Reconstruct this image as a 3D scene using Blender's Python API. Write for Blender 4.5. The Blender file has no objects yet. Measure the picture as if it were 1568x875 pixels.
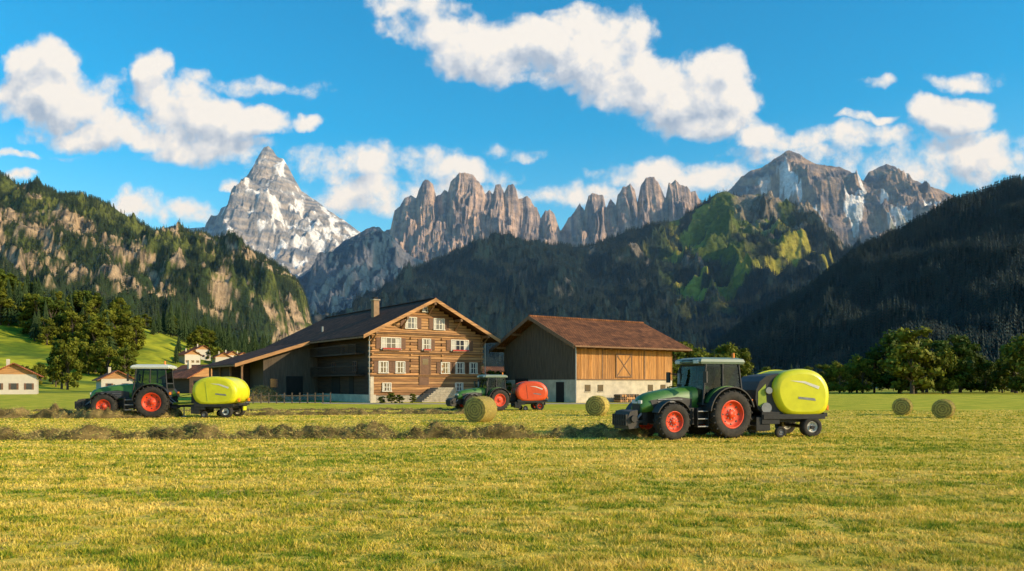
import bpy, math, random
import numpy as np
from mathutils import Vector, Matrix
random.seed(7); RNG=np.random.default_rng(11)
scene=bpy.context.scene
F=1219.6; CH=2.0
def S(u,v,d):
    "image pixel column u, row v at distance d -> world x,z"
    return (u-784)/F*d, CH+(588-v)/F*d  # u, v are image pixels, projected out to depth d
def GX(u,d): return (u-784)/F*d
# ------------------------------------------------------------ noise
def gn(x,y,seed=0):
    x=np.asarray(x,float); y=np.asarray(y,float)
    ix=np.floor(x).astype(np.int64); iy=np.floor(y).astype(np.int64)
    fx=x-ix; fy=y-iy
    def g(a,b,dx,dy):
        h=(a*374761393+b*668265263+seed*974634777)&0xffffffff
        h=((h^(h>>13))*1274126177)&0xffffffff
        h=h^(h>>16)
        an=(h&0xffff)/65536.0*2*np.pi
        return np.cos(an)*dx+np.sin(an)*dy
    u=fx*fx*fx*(fx*(fx*6-15)+10); v=fy*fy*fy*(fy*(fy*6-15)+10)
    a=g(ix,iy,fx,fy); b=g(ix+1,iy,fx-1,fy); c=g(ix,iy+1,fx,fy-1); d=g(ix+1,iy+1,fx-1,fy-1)
    return ((a*(1-u)+b*u)*(1-v)+(c*(1-u)+d*u)*v)*1.5
def fbm(x,y,o=5,seed=0,gain=.5):
    s=0;a=1;n=0
    for i in range(o):
        s=s+a*gn(x*2**i,y*2**i,seed+i*17); n+=a; a*=gain
    return s/n
def ridged(x,y,o=5,seed=0,gain=.5):
    s=0;a=1;n=0
    for i in range(o):
        s=s+a*(1-np.abs(gn(x*2**i,y*2**i,seed+i*17))*2); n+=a; a*=gain
    return s/n
def sst(a,b,x):
    t=np.clip((x-a)/(b-a),0,1); return t*t*(3-2*t)
# ------------------------------------------------------------ materials
def newmat(name):
    m=bpy.data.materials.new(name); m.use_nodes=True
    nt=m.node_tree; b=nt.nodes['Principled BSDF']; return m,nt,b
def L(nt,a,b): nt.links.new(a,b)
def N(nt,t,**k):
    n=nt.nodes.new(t)
    for kk,v in k.items(): setattr(n,kk,v)
    return n
def mat(name,col,rough=.6,var=.25,scale=3.0,bump=0.0,bscale=20,metal=0,stretch=(1,1,1),spec=.4,coat=0):
    m,nt,b=newmat(name)
    tc=N(nt,'ShaderNodeTexCoord'); mp=N(nt,'ShaderNodeMapping'); mp.inputs['Scale'].default_value=stretch
    L(nt,tc.outputs['Object'],mp.inputs['Vector'])
    n=N(nt,'ShaderNodeTexNoise'); n.inputs['Scale'].default_value=scale; n.inputs['Detail'].default_value=5; n.inputs['Roughness'].default_value=.65
    L(nt,mp.outputs[0],n.inputs['Vector'])
    r=N(nt,'ShaderNodeValToRGB'); r.color_ramp.elements[0].position=.3; r.color_ramp.elements[1].position=.7
    r.color_ramp.elements[0].color=tuple(c*(1-var) for c in col)+(1,)
    r.color_ramp.elements[1].color=tuple(min(1,c*(1+var)) for c in col)+(1,)
    L(nt,n.outputs['Fac'],r.inputs[0]); L(nt,r.outputs[0],b.inputs['Base Color'])
    b.inputs['Roughness'].default_value=rough; b.inputs['Metallic'].default_value=metal
    b.inputs['Specular IOR Level'].default_value=spec; b.inputs['Coat Weight'].default_value=coat
    if bump>0:
        n2=N(nt,'ShaderNodeTexNoise'); n2.inputs['Scale'].default_value=bscale; n2.inputs['Detail'].default_value=4
        L(nt,mp.outputs[0],n2.inputs['Vector'])
        bp=N(nt,'ShaderNodeBump'); bp.inputs['Strength'].default_value=bump; bp.inputs['Distance'].default_value=.05
        L(nt,n2.outputs['Fac'],bp.inputs['Height']); L(nt,bp.outputs[0],b.inputs['Normal'])
    return m
def colmat(name,rough=.9,nscale=.02,nvar=.35,bump=0,bdist=10,bscale=.03,transl=0,stretch=(1,1,1),det=5):
    m,nt,b=newmat(name)
    at=N(nt,'ShaderNodeAttribute'); at.attribute_name='Col'
    tc=N(nt,'ShaderNodeTexCoord'); mp=N(nt,'ShaderNodeMapping'); mp.inputs['Scale'].default_value=stretch
    L(nt,tc.outputs['Object'],mp.inputs['Vector'])
    n=N(nt,'ShaderNodeTexNoise'); n.inputs['Scale'].default_value=nscale; n.inputs['Detail'].default_value=det; n.inputs['Roughness'].default_value=.7
    L(nt,mp.outputs[0],n.inputs['Vector'])
    mr=N(nt,'ShaderNodeMapRange'); mr.inputs[1].default_value=.3; mr.inputs[2].default_value=.7; mr.inputs[3].default_value=1-nvar; mr.inputs[4].default_value=1+nvar
    L(nt,n.outputs['Fac'],mr.inputs[0])
    vm=N(nt,'ShaderNodeVectorMath',operation='SCALE'); L(nt,at.outputs['Color'],vm.inputs[0]); L(nt,mr.outputs[0],vm.inputs['Scale'])
    L(nt,vm.outputs[0],b.inputs['Base Color']); b.inputs['Roughness'].default_value=rough; b.inputs['Specular IOR Level'].default_value=.15
    if bump>0:
        n2=N(nt,'ShaderNodeTexNoise'); n2.inputs['Scale'].default_value=bscale; n2.inputs['Detail'].default_value=7; n2.inputs['Roughness'].default_value=.7
        L(nt,mp.outputs[0],n2.inputs['Vector'])
        bp=N(nt,'ShaderNodeBump'); bp.inputs['Strength'].default_value=bump; bp.inputs['Distance'].default_value=bdist
        L(nt,n2.outputs['Fac'],bp.inputs['Height']); L(nt,bp.outputs[0],b.inputs['Normal'])
    if transl>0:
        t=N(nt,'ShaderNodeBsdfTranslucent'); L(nt,vm.outputs[0],t.inputs[0])
        mx=N(nt,'ShaderNodeMixShader'); mx.inputs[0].default_value=transl
        L(nt,b.outputs[0],mx.inputs[1]); L(nt,t.outputs[0],mx.inputs[2])
        L(nt,mx.outputs[0],nt.nodes['Material Output'].inputs['Surface'])
    return m
# ------------------------------------------------------------ mesh helpers
def np_obj(name,V,faces,material,cols=None,smooth=False,link=True,parent=None):
    V=np.asarray(V,np.float32); faces=np.asarray(faces,np.int32); k=faces.shape[1]; nf=len(faces)
    me=bpy.data.meshes.new(name); me.vertices.add(len(V)); me.vertices.foreach_set('co',V.ravel())
    me.loops.add(nf*k); me.loops.foreach_set('vertex_index',faces.ravel())
    me.polygons.add(nf); me.polygons.foreach_set('loop_start',np.arange(0,nf*k,k,dtype=np.int32))
    if smooth: me.polygons.foreach_set('use_smooth',np.ones(nf,bool))
    me.update(calc_edges=True)
    if not smooth:
        me.polygons.foreach_set('use_smooth',np.zeros(nf,bool))
    if cols is not None:
        ca=me.color_attributes.new('Col','FLOAT_COLOR','POINT')
        c=np.ones((len(V),4),np.float32); c[:,:3]=cols; ca.data.foreach_set('color',c.ravel())
    me.materials.append(material)
    ob=bpy.data.objects.new(name,me)
    if link: scene.collection.objects.link(ob)
    if parent: ob.parent=parent
    return ob
def empty(name,loc=(0,0,0),rz=0,sc=1,parent=None):
    e=bpy.data.objects.new(name,None); e.location=loc; e.rotation_euler=(0,0,rz); e.scale=(sc,)*3
    e.empty_display_size=.5; scene.collection.objects.link(e)
    if parent: e.parent=parent
    return e
class MB:
    def __init__(s): s.v=[];s.f=[];s.m=[];s.mats=[];s.sm=[]
    def mi(s,m):
        if m not in s.mats: s.mats.append(m)
        return s.mats.index(m)
    def add(s,vs,fs,m,smooth=False):
        o=len(s.v); s.v+= [tuple(v) for v in vs]; i=s.mi(m)
        for f in fs: s.f.append([a+o for a in f]); s.m.append(i); s.sm.append(smooth)
    def box(s,c,d,m,R=None):
        x,y,z=d[0]/2,d[1]/2,d[2]/2
        vs=[Vector((a*x,b*y,e*z)) for a in(-1,1) for b in(-1,1) for e in(-1,1)]
        if R is not None: vs=[R@v for v in vs]
        vs=[v+Vector(c) for v in vs]
        s.add(vs,[(0,1,3,2),(4,6,7,5),(0,4,5,1),(2,3,7,6),(0,2,6,4),(1,5,7,3)],m)
    def rb(s,x0,x1,y0,y1,z0,z1,m): s.box(((x0+x1)/2,(y0+y1)/2,(z0+z1)/2),(abs(x1-x0),abs(y1-y0),abs(z1-z0)),m)
    def cyl(s,a,b,r0,r1,m,n=10,smooth=True,cap=True):
        a=Vector(a);b=Vector(b);d=(b-a).normalized()
        u=d.orthogonal().normalized();w=d.cross(u)
        vs=[]
        for p,r in((a,r0),(b,r1)):
            for i in range(n):
                t=2*math.pi*i/n; vs.append(p+u*math.cos(t)*r+w*math.sin(t)*r)
        s.add(vs,[(i,(i+1)%n,n+(i+1)%n,n+i) for i in range(n)],m,smooth)
        if cap: s.add(vs[:n],[tuple(range(n))[::-1]],m); s.add(vs[n:],[tuple(range(n))],m)
    def prism(s,prof,y0,y1,m,axis='y'):
        def P(a,b,c): return (a,c,b) if axis=='y' else ((c,a,b) if axis=='x' else (a,b,c))
        n=len(prof); vs=[P(a,b,y0) for a,b in prof]+[P(a,b,y1) for a,b in prof]
        s.add(vs,[tuple(range(n)),tuple(range(2*n-1,n-1,-1))]+[(i,n+i,n+(i+1)%n,(i+1)%n) for i in range(n)],m)
    def lathe(s,prof,c,m,n=32,smooth=True):
        vs=[];k=len(prof)
        for i in range(n):
            t=2*math.pi*i/n
            for r,y in prof: vs.append((c[0]+r*math.cos(t),c[1]+y,c[2]+r*math.sin(t)))
        fs=[]
        for i in range(n):
            for j in range(k-1):
                a=i*k+j;b=((i+1)%n)*k+j; fs.append((a,b,b+1,a+1))
        s.add(vs,fs,m,smooth)
    def loft(s,rings,m,smooth=True,cap=True,close=True):
        n=len(rings[0]); vs=[p for r in rings for p in r]; fs=[]
        for j in range(len(rings)-1):
            for i in range(n if close else n-1):
                a=j*n+i;b=j*n+(i+1)%n; fs.append((a,b,b+n,a+n))
        s.add(vs,fs,m,smooth)
        if cap: s.add(rings[0],[tuple(range(n))],m); s.add(rings[-1],[tuple(range(n))[::-1]],m)
    def arc(s,c,r0,r1,y0,y1,a0,a1,m,n=14):
        rings=[]
        for i in range(n+1):
            t=math.radians(a0+(a1-a0)*i/n); cx,sz=math.cos(t),math.sin(t)
            rings.append([(c[0]+r0*cx,y0,c[2]+r0*sz),(c[0]+r1*cx,y0,c[2]+r1*sz),(c[0]+r1*cx,y1,c[2]+r1*sz),(c[0]+r0*cx,y1,c[2]+r0*sz)])
        s.loft(rings,m,smooth=False)
    def obj(s,name,parent=None,bevel=0):
        me=bpy.data.meshes.new(name); me.from_pydata(s.v,[],s.f); 
        for m in s.mats: me.materials.append(m)
        me.polygons.foreach_set('material_index',s.m); me.polygons.foreach_set('use_smooth',s.sm)
        import bmesh
        bm=bmesh.new(); bm.from_mesh(me); bmesh.ops.recalc_face_normals(bm,faces=bm.faces); bm.to_mesh(me); bm.free(); me.update()
        ob=bpy.data.objects.new(name,me); scene.collection.objects.link(ob)
        if parent: ob.parent=parent
        if bevel:
            b=ob.modifiers.new('bevel','BEVEL'); b.width=bevel; b.segments=2; b.limit_method='ANGLE'; b.angle_limit=math.radians(40)
        return ob
# ------------------------------------------------------------ camera, sun, sky
cd=bpy.data.cameras.new('camera'); cam=bpy.data.objects.new('camera',cd); scene.collection.objects.link(cam)
cam.location=(0,0,CH); cam.rotation_euler=(math.radians(90),0,0); cd.lens=28; cd.sensor_width=36; cd.shift_y=0.0960
cd.clip_end=60000; cd.clip_start=.1; scene.camera=cam
EL=math.radians(22); AZ=math.radians(109)
sd=Vector((math.sin(AZ)*math.cos(EL),math.cos(AZ)*math.cos(EL),math.sin(EL)))
ld=bpy.data.lights.new('sun','SUN'); ld.energy=5.0; ld.angle=math.radians(.5); ld.color=(1,.82,.52)
lo=bpy.data.objects.new('sun',ld); scene.collection.objects.link(lo); lo.rotation_euler=(-sd).to_track_quat('-Z','Y').to_euler(); lo.location=(40,-20,40)
scene.view_settings.view_transform='Standard'; scene.view_settings.look='None'; scene.view_settings.exposure=0
W=bpy.data.worlds.new('World'); scene.world=W; W.use_nodes=True
nt=W.node_tree; bg=nt.nodes['Background']
sky=N(nt,'ShaderNodeTexSky'); sky.sky_type='NISHITA'; sky.sun_disc=False; sky.sun_elevation=EL; sky.sun_rotation=AZ
sky.air_density=1.0; sky.dust_density=.5; sky.ozone_density=2.2
hs=N(nt,'ShaderNodeHueSaturation'); hs.inputs['Saturation'].default_value=1.6; hs.inputs['Value'].default_value=1.8
hs.inputs['Hue'].default_value=.489
L(nt,sky.outputs[0],hs.inputs['Color'])
tc=N(nt,'ShaderNodeTexCoord'); sx=N(nt,'ShaderNodeSeparateXYZ'); L(nt,tc.outputs['Generated'],sx.inputs[0])
def MA(op,a,b=None,c=None,clamp=False,tree=None):
    t=tree or nt; n=N(t,'ShaderNodeMath',operation=op); n.use_clamp=clamp
    for i,x in enumerate((a,b,c)):
        if x is None: continue
        if isinstance(x,(int,float)): n.inputs[i].default_value=x
        else: L(t,x,n.inputs[i])
    return n.outputs[0]
ay=MA('MAXIMUM',MA('ABSOLUTE',sx.outputs[1]),.02)
cu=MA('DIVIDE',sx.outputs[0],ay); cv=MA('DIVIDE',sx.outputs[2],ay)
cx=N(nt,'ShaderNodeCombineXYZ'); L(nt,cu,cx.inputs[0]); L(nt,cv,cx.inputs[1])
BL=[(50,105,45,42,1.05),(95,155,90,42,1.1),(20,140,50,30,.9),(120,205,80,25,.95),(235,142,42,42,1.1),(285,182,92,44,1.1),(385,185,55,24,.95),(310,226,95,26,.95),(210,200,60,30,.85),
(390,130,130,20,.55),(460,184,30,14,.8),
(640,15,90,28,.8),(665,45,75,26,.8),(725,80,80,32,.9),(800,75,90,40,1.05),(905,75,85,58,1.1),(965,125,95,44,1.1),(1060,150,85,48,1.1),(1105,115,50,40,1.1),(1100,190,58,26,1.0),(850,120,80,20,.75),(900,15,80,14,.5),
(1446,183,58,30,1.05),(1480,120,66,20,.6),(1350,132,38,13,.58),(1172,212,46,30,.95),(1280,212,140,26,.66),(1460,245,170,40,.74),(1260,245,170,30,.64),(1310,178,60,8,.5),
(560,255,190,36,.62),(240,322,100,28,.7),(342,273,20,10,.6),(700,262,150,22,.56),(785,230,44,16,.6),(1030,275,170,30,.70),(60,240,80,9,.45),(600,305,220,32,.66),(880,300,190,34,.66),(20,272,50,10,.5)]
g=bpy.data.node_groups.new('cloud_density','ShaderNodeTree')
g.interface.new_socket('P',in_out='INPUT',socket_type='NodeSocketVector'); g.interface.new_socket('D',in_out='OUTPUT',socket_type='NodeSocketFloat')
gi=N(g,'NodeGroupInput'); go=N(g,'NodeGroupOutput'); P=gi.outputs[0]
wn=N(g,'ShaderNodeTexNoise',noise_dimensions='2D'); wn.inputs['Scale'].default_value=11; wn.inputs['Detail'].default_value=4; L(g,P,wn.inputs['Vector'])
w1=N(g,'ShaderNodeVectorMath',operation='SUBTRACT'); L(g,wn.outputs['Color'],w1.inputs[0]); w1.inputs[1].default_value=(.5,.5,.5)
w2=N(g,'ShaderNodeVectorMath',operation='MULTIPLY_ADD'); L(g,w1.outputs[0],w2.inputs[0]); w2.inputs[1].default_value=(.09,.055,0); L(g,P,w2.inputs[2])
acc=None
for (px,py,rx,ry,a) in BL:
    u=(px-784)/F; v=(588-py)/F; rx=rx/F*1.05; ry=ry/F*1.08
    q=N(g,'ShaderNodeVectorMath',operation='MULTIPLY_ADD'); L(g,w2.outputs[0],q.inputs[0]); q.inputs[1].default_value=(1/rx,1/ry,0); q.inputs[2].default_value=(-u/rx,-v/ry,0)
    d=N(g,'ShaderNodeVectorMath',operation='DOT_PRODUCT'); L(g,q.outputs[0],d.inputs[0]); L(g,q.outputs[0],d.inputs[1])
    e=MA('MULTIPLY_ADD',d.outputs['Value'],-.68,a,tree=g)
    acc=e if acc is None else MA('MAXIMUM',acc,e,tree=g)
nz=N(g,'ShaderNodeTexNoise',noise_dimensions='2D'); nz.inputs['Scale'].default_value=13; nz.inputs['Detail'].default_value=9; nz.inputs['Roughness'].default_value=.62; L(g,P,nz.inputs['Vector'])
vo=N(g,'ShaderNodeTexVoronoi',voronoi_dimensions='2D'); vo.feature='F1'; vo.inputs['Scale'].default_value=34
vw=N(g,'ShaderNodeVectorMath',operation='MULTIPLY_ADD'); L(g,wn.outputs['Color'],vw.inputs[0]); vw.inputs[1].default_value=(.07,.07,0); L(g,P,vw.inputs[2]); L(g,vw.outputs[0],vo.inputs['Vector'])
t1=MA('MULTIPLY_ADD',nz.outputs['Fac'],2.1,-1.05,tree=g)
t2=MA('MULTIPLY_ADD',vo.outputs['Distance'],-.36,.15,tree=g)
cl=MA('MAXIMUM',acc,-.9,tree=g)
L(g,MA('ADD',cl,MA('ADD',t1,t2,tree=g),tree=g),go.inputs[0])
def dens(vec):
    n=N(nt,'ShaderNodeGroup'); n.node_tree=g; L(nt,vec,n.inputs[0]); return n.outputs[0]
D0=dens(cx.outputs[0])
of=N(nt,'ShaderNodeVectorMath',operation='ADD'); L(nt,cx.outputs[0],of.inputs[0]); of.inputs[1].default_value=(.012,.024,0)
D1=dens(of.outputs[0])
mr=N(nt,'ShaderNodeMapRange',interpolation_type='SMOOTHSTEP'); L(nt,D0,mr.inputs[0]); mr.inputs[1].default_value=.06; mr.inputs[2].default_value=.76
front=MA('GREATER_THAN',sx.outputs[1],0.0)
up=N(nt,'ShaderNodeMapRange'); L(nt,sx.outputs[2],up.inputs[0]); up.inputs[1].default_value=.02; up.inputs[2].default_value=.1
mask=MA('MULTIPLY',MA('MULTIPLY',mr.outputs[0],front),up.outputs[0])
lit=MA('MULTIPLY_ADD',MA('SUBTRACT',D0,D1),1.0,.52,clamp=True)
thick=N(nt,'ShaderNodeMapRange'); L(nt,D0,thick.inputs[0]); thick.inputs[1].default_value=.3; thick.inputs[2].default_value=.9; thick.inputs[3].default_value=.28; thick.inputs[4].default_value=0
lit2=MA('ADD',lit,thick.outputs[0],clamp=True)
cr=N(nt,'ShaderNodeValToRGB'); cr.color_ramp.elements[0].color=(.36,.46,.62,1); cr.color_ramp.elements[1].color=(1.0,.96,.90,1); cr.color_ramp.elements[1].position=.82
cr.color_ramp.elements[0].position=.0; em=cr.color_ramp.elements.new(.5); em.color=(.76,.79,.84,1)
L(nt,lit2,cr.inputs[0])
SK=.12
b1=N(nt,'ShaderNodeVectorMath',operation='SCALE'); L(nt,cr.outputs[0],b1.inputs[0]); b1.inputs['Scale'].default_value=.97/SK
mx=N(nt,'ShaderNodeMix',data_type='RGBA'); L(nt,mask,mx.inputs[0]); L(nt,hs.outputs[0],mx.inputs[6]); L(nt,b1.outputs[0],mx.inputs[7])
L(nt,mx.outputs[2],bg.inputs[0]); bg.inputs[1].default_value=SK
try: W.cycles.sampling_method='MANUAL'; W.cycles.sample_map_resolution=512
except Exception as e: print(e)
def volmat(name,col,dn):
    m_,nh,bh=newmat(name); nh.nodes.remove(bh); v=N(nh,'ShaderNodeVolumeScatter'); v.inputs['Color'].default_value=col+(1,); v.inputs['Density'].default_value=dn; v.inputs['Anisotropy'].default_value=0
    L(nh,v.outputs[0],nh.nodes['Material Output'].inputs['Volume']); return m_
mb=MB(); mb.rb(-14000,14000,600,13500,-60,2600,volmat('valley_haze',(.42,.70,1),2.9e-5)); mb.obj('haze')
# ------------------------------------------------------------ ground
m,nt2,b=newmat('meadow_ground')
ge=N(nt2,'ShaderNodeNewGeometry'); sp=N(nt2,'ShaderNodeSeparateXYZ'); L(nt2,ge.outputs['Position'],sp.inputs[0])
def noise_at(sc,st,det=6,rough=.6):
    mp=N(nt2,'ShaderNodeMapping'); mp.inputs['Scale'].default_value=st; L(nt2,ge.outputs['Position'],mp.inputs[0])
    n=N(nt2,'ShaderNodeTexNoise',noise_dimensions='2D'); n.inputs['Scale'].default_value=sc; n.inputs['Detail'].default_value=det; n.inputs['Roughness'].default_value=rough; L(nt2,mp.outputs[0],n.inputs['Vector']); return n.outputs['Fac']
def ramp(fac,stops):
    r=N(nt2,'ShaderNodeValToRGB'); e=r.color_ramp.elements
    e[0].position,e[0].color=stops[0][0],stops[0][1]+(1,); e[1].position,e[1].color=stops[-1][0],stops[-1][1]+(1,)
    for p,c in stops[1:-1]:
        x=e.new(p); x.color=c+(1,)
    L(nt2,fac,r.inputs[0]); return r.outputs[0]
def mixc(f,a,b_):
    x=N(nt2,'ShaderNodeMix',data_type='RGBA'); 
    if isinstance(f,float): x.inputs[0].default_value=f
    else: L(nt2,f,x.inputs[0])
    L(nt2,a,x.inputs[6]); L(nt2,b_,x.inputs[7]); return x.outputs[2]
n1=noise_at(.35,(.25,1,1)); n2=noise_at(3,(1,1,1),8,.75); n3=noise_at(.06,(.3,1,1),4)
s1=MA('ADD',MA('MULTIPLY',n1,.55,tree=nt2),MA('MULTIPLY',n2,.45,tree=nt2),tree=nt2)
mown=ramp(s1,[(.38,(.22,.24,.02)),(.46,(.60,.46,.05)),(.54,(.88,.62,.10)),(.64,(.46,.31,.08))])
n4=noise_at(1.2,(.3,1,1),6)
green=ramp(n4,[(.35,(.24,.29,.015)),(.5,(.50,.46,.03)),(.65,(.76,.56,.06))])
far=ramp(n3,[(.40,(.10,.16,.01)),(.5,(.36,.36,.03)),(.6,(.62,.48,.06))])
wob=MA('ADD',sp.outputs[1],MA('MULTIPLY',MA('SUBTRACT',n3,.5,tree=nt2),40,tree=nt2),tree=nt2)
f1=N(nt2,'ShaderNodeMapRange'); L(nt2,wob,f1.inputs[0]); f1.inputs[1].default_value=52; f1.inputs[2].default_value=62
f2=N(nt2,'ShaderNodeMapRange'); L(nt2,sp.outputs[1],f2.inputs[0]); f2.inputs[1].default_value=150; f2.inputs[2].default_value=200
L(nt2,mixc(f2.outputs[0],mixc(f1.outputs[0],mown,green),far),b.inputs['Base Color']); b.inputs['Roughness'].default_value=.9; b.inputs['Specular IOR Level'].default_value=.1
bp=N(nt2,'ShaderNodeBump'); bp.inputs['Strength'].default_value=.8; bp.inputs['Distance'].default_value=.10; L(nt2,noise_at(5,(1,1,1),7,.75),bp.inputs['Height']); L(nt2,bp.outputs[0],b.inputs['Normal'])
np_obj('ground',[(-15000,-800,0),(15000,-800,0),(15000,16000,0),(-15000,16000,0)],[(0,1,2,3)],m)
def blades(name,n,y0,y1,pw,hmin,hmax,colfn,wf=.0009,lean=.6,material=None):
    r=RNG.random(n); y=(y0**(1-pw)+r*(y1**(1-pw)-y0**(1-pw)))**(1/(1-pw))
    x=(RNG.random(n)*2-1)*(y*.70+3)
    cl=fbm(x*2.6,y*2.6,3,5)+.5*fbm(x*.4,y*.9,3,55); keep=(cl+RNG.random(n)*.5)>.0; x=x[keep];y=y[keep]; cl=cl[keep]; n=len(x)
    h=(hmin+RNG.random(n)*(hmax-hmin))*np.clip(.85+1.4*cl,.35,1.8); w=wf*y*(.6+RNG.random(n)*.8)
    a=RNG.random(n)*2*np.pi; la=RNG.random(n)*2*np.pi; ll=lean*RNG.random(n)*h*2.2
    z=np.zeros(n)
    V=np.zeros((n,3,3)); 
    V[:,0]=np.stack([x-np.cos(a)*w,y-np.sin(a)*w,z],1); V[:,1]=np.stack([x+np.cos(a)*w,y+np.sin(a)*w,z],1)
    V[:,2]=np.stack([x+np.cos(la)*ll,y+np.sin(la)*ll,z+h],1)
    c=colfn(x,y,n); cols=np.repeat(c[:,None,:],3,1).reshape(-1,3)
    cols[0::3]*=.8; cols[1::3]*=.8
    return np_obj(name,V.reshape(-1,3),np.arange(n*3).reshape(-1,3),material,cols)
bm_=colmat('grass_blade',.7,1.0,.12,transl=.3,det=1)
def gcol(x,y,n):
    s=fbm(x*.12,y*.8,4,3)*1.2+fbm(x*1.6,y*2.2,3,31)*1.1+RNG.normal(0,.27,n)
    t=np.clip(.58+s,0,1)[:,None]
    g0=np.array([.20,.29,.018]);g1=np.array([.64,.51,.045]);g2=np.array([1.0,.72,.17])
    return np.where(t<.5,g0+(g1-g0)*t*2,g1+(g2-g1)*(t-.5)*2)
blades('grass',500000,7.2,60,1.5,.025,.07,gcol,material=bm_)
# ------------------------------------------------------------ mountains
def crest_fn(pts,Y,jag,jl,seed):
    P=[S(u,v,Y) for u,v in pts]; xs=np.array([p[0] for p in P]); zs=np.array([p[1] for p in P])
    def c(x): return np.interp(x,xs,zs)+jag*fbm(x/jl,x*0+.37,5,seed,.62)
    return xs,c
FOREST={}
def make_range(name,Y,Df,Db,pts,nx,ny,tp,pp,colfn,material,jag=8,jl=60,warp=60,wl=400,ribs=40,rlx=120,rly=300,rib2=15,smooth_w=200,seed=1,cliff=None):
    xs,cf=crest_fn(pts,Y,jag,jl,seed)
    x=np.linspace(xs[0],xs[-1],nx); tt=np.concatenate([-np.linspace(.999,.1,8)*Db/Df,np.linspace(0,1,ny)**1.25])
    X,T=np.meshgrid(x,tt); TA=np.abs(T); Yw=Y-T*Df
    Xw=X+warp*np.clip(TA*6,0,1)*(.3+TA)*(fbm(X/wl,Yw/wl,3,seed+50)*2+.5*fbm(X/wl*5,Yw/wl*3,3,seed+51))
    c=cf(x); k=max(3,int(smooth_w/(x[1]-x[0]))); ker=np.hanning(k+2)[1:-1]; ker/=ker.sum()
    cs=np.convolve(np.pad(c,k,mode='edge'),ker,'same')[k:-k]
    fine=np.interp(Xw,x,c); sm=np.interp(Xw,x,cs); bl=sst(.03,.6,TA)
    C=fine*(1-bl)+sm*bl
    TP=np.clip(TA+.05*np.clip(TA*8,0,1)*fbm(X/wl*2,Yw/wl*2,4,seed+60),0,1)
    pr=np.interp(TP,tp,pp); pr=np.where(T<0,np.clip(1+T*Df/Db,0,1)**1.2,pr)
    env=np.clip(TA*12,0,1)*(1-sst(.75,1,TA))
    R=ridged(Xw/rlx,Yw/rly,6,seed+7,.6)-.5
    R2=fbm(X/rlx*5,Yw/rly*5,4,seed+9,.6)
    Z=C*pr+env*(ribs*R*2+rib2*R2)
    if cliff:
        st_,am=cliff; ph=(Z+.25*X)/st_+.9*fbm(X/st_/3,Yw/st_/3,3,seed+70); Z=Z+am*env*(np.floor(ph)+sst(.25,.75,ph-np.floor(ph))-ph)*st_
    Z=np.where(TA>=.995,-30,Z)
    gy,gx=np.gradient(Z); dx=x[1]-x[0]; dyv=np.gradient(Yw,axis=0); sxl=gx/dx; syl=gy/dyv
    steep=np.sqrt(sxl**2+syl**2)
    col,fm=colfn(X,Yw,Z,T,steep,X/Yw*F+784,588-(Z-CH)/Yw*F)
    V=np.stack([X,Yw,Z],-1).reshape(-1,3); h=len(tt)
    idx=np.arange(h*nx).reshape(h,nx); fc=np.stack([idx[:-1,:-1],idx[:-1,1:],idx[1:,1:],idx[1:,:-1]],-1).reshape(-1,4)[:,::-1]
    FOREST[name]=(X,Yw,Z,T,fm,dx)
    return np_obj(name,V,fc,material,col.reshape(-1,3),smooth=True)
def mixv(a,b,f): return a*(1-f[...,None])+b*f[...,None]
def V3(*c): return np.array(c,float)
rockm=colmat('rock_face',.9,.02,.38,bump=1.0,bdist=45,bscale=.014)
forestm=colmat('mountain_ground',.95,.05,.4,bump=1.0,bdist=14,bscale=.05)
def colA(X,Y,Z,T,st,u,v):
    n=fbm(X/250,Z/50,4,3); n2=fbm(X/120,Y/200,5,8); n3=fbm(X/300,Z/120,4,18)
    c=mixv(V3(.15,.17,.21),V3(.40,.35,.31),sst(-.35,.35,n))
    side=sst(-60,60,X-S(412,0,9000)[0]-60)
    snow=sst(.20,.32,n2+.30*sst(.30,.42,T)-.5*sst(.6,.8,T)+.12*side-.02)
    snow=np.maximum(snow,.22*sst(.12,.3,n3)*(1-sst(.25,.4,T)))
    snow=np.maximum(snow,sst(.0,.12,n2+.1)*sst(345,352,v)*(1-sst(372,385,v))*sst(430,470,u))
    c=mixv(c,V3(.84,.83,.82),snow)
    c=mixv(c,V3(.07,.13,.20),sst(.48,.62,T))  # lower slopes turn blue: distance haze put into the colour
    return c,None
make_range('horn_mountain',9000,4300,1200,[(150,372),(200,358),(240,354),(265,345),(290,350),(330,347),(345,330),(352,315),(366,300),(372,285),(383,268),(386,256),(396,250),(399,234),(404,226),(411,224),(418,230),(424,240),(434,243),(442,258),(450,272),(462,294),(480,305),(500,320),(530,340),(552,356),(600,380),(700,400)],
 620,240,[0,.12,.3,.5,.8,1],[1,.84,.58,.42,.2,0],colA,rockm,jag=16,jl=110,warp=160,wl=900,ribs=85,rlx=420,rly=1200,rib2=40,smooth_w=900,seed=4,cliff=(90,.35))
def colB(X,Y,Z,T,st,u,v):
    n=fbm(X/45,Z/400,4,3); n2=fbm(X/260,Y/260,5,8); n5=fbm(X/300,Z/40,4,30)
    c=mixv(V3(.20,.18,.20),V3(.54,.39,.31),sst(-.35,.35,n+.4*n5))
    c=mixv(c,V3(.42,.40,.40),sst(.36,.48,T+.15*n2))
    c=mixv(c,V3(.66,.70,.76),sst(.22,.34,n2)*sst(.25,.4,T)*.8)
    c=mixv(c,V3(.04,.09,.12),sst(.50,.62,T+.2*n2))  # bluish forest foot, haze tint baked into the colour
    return c,None
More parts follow.
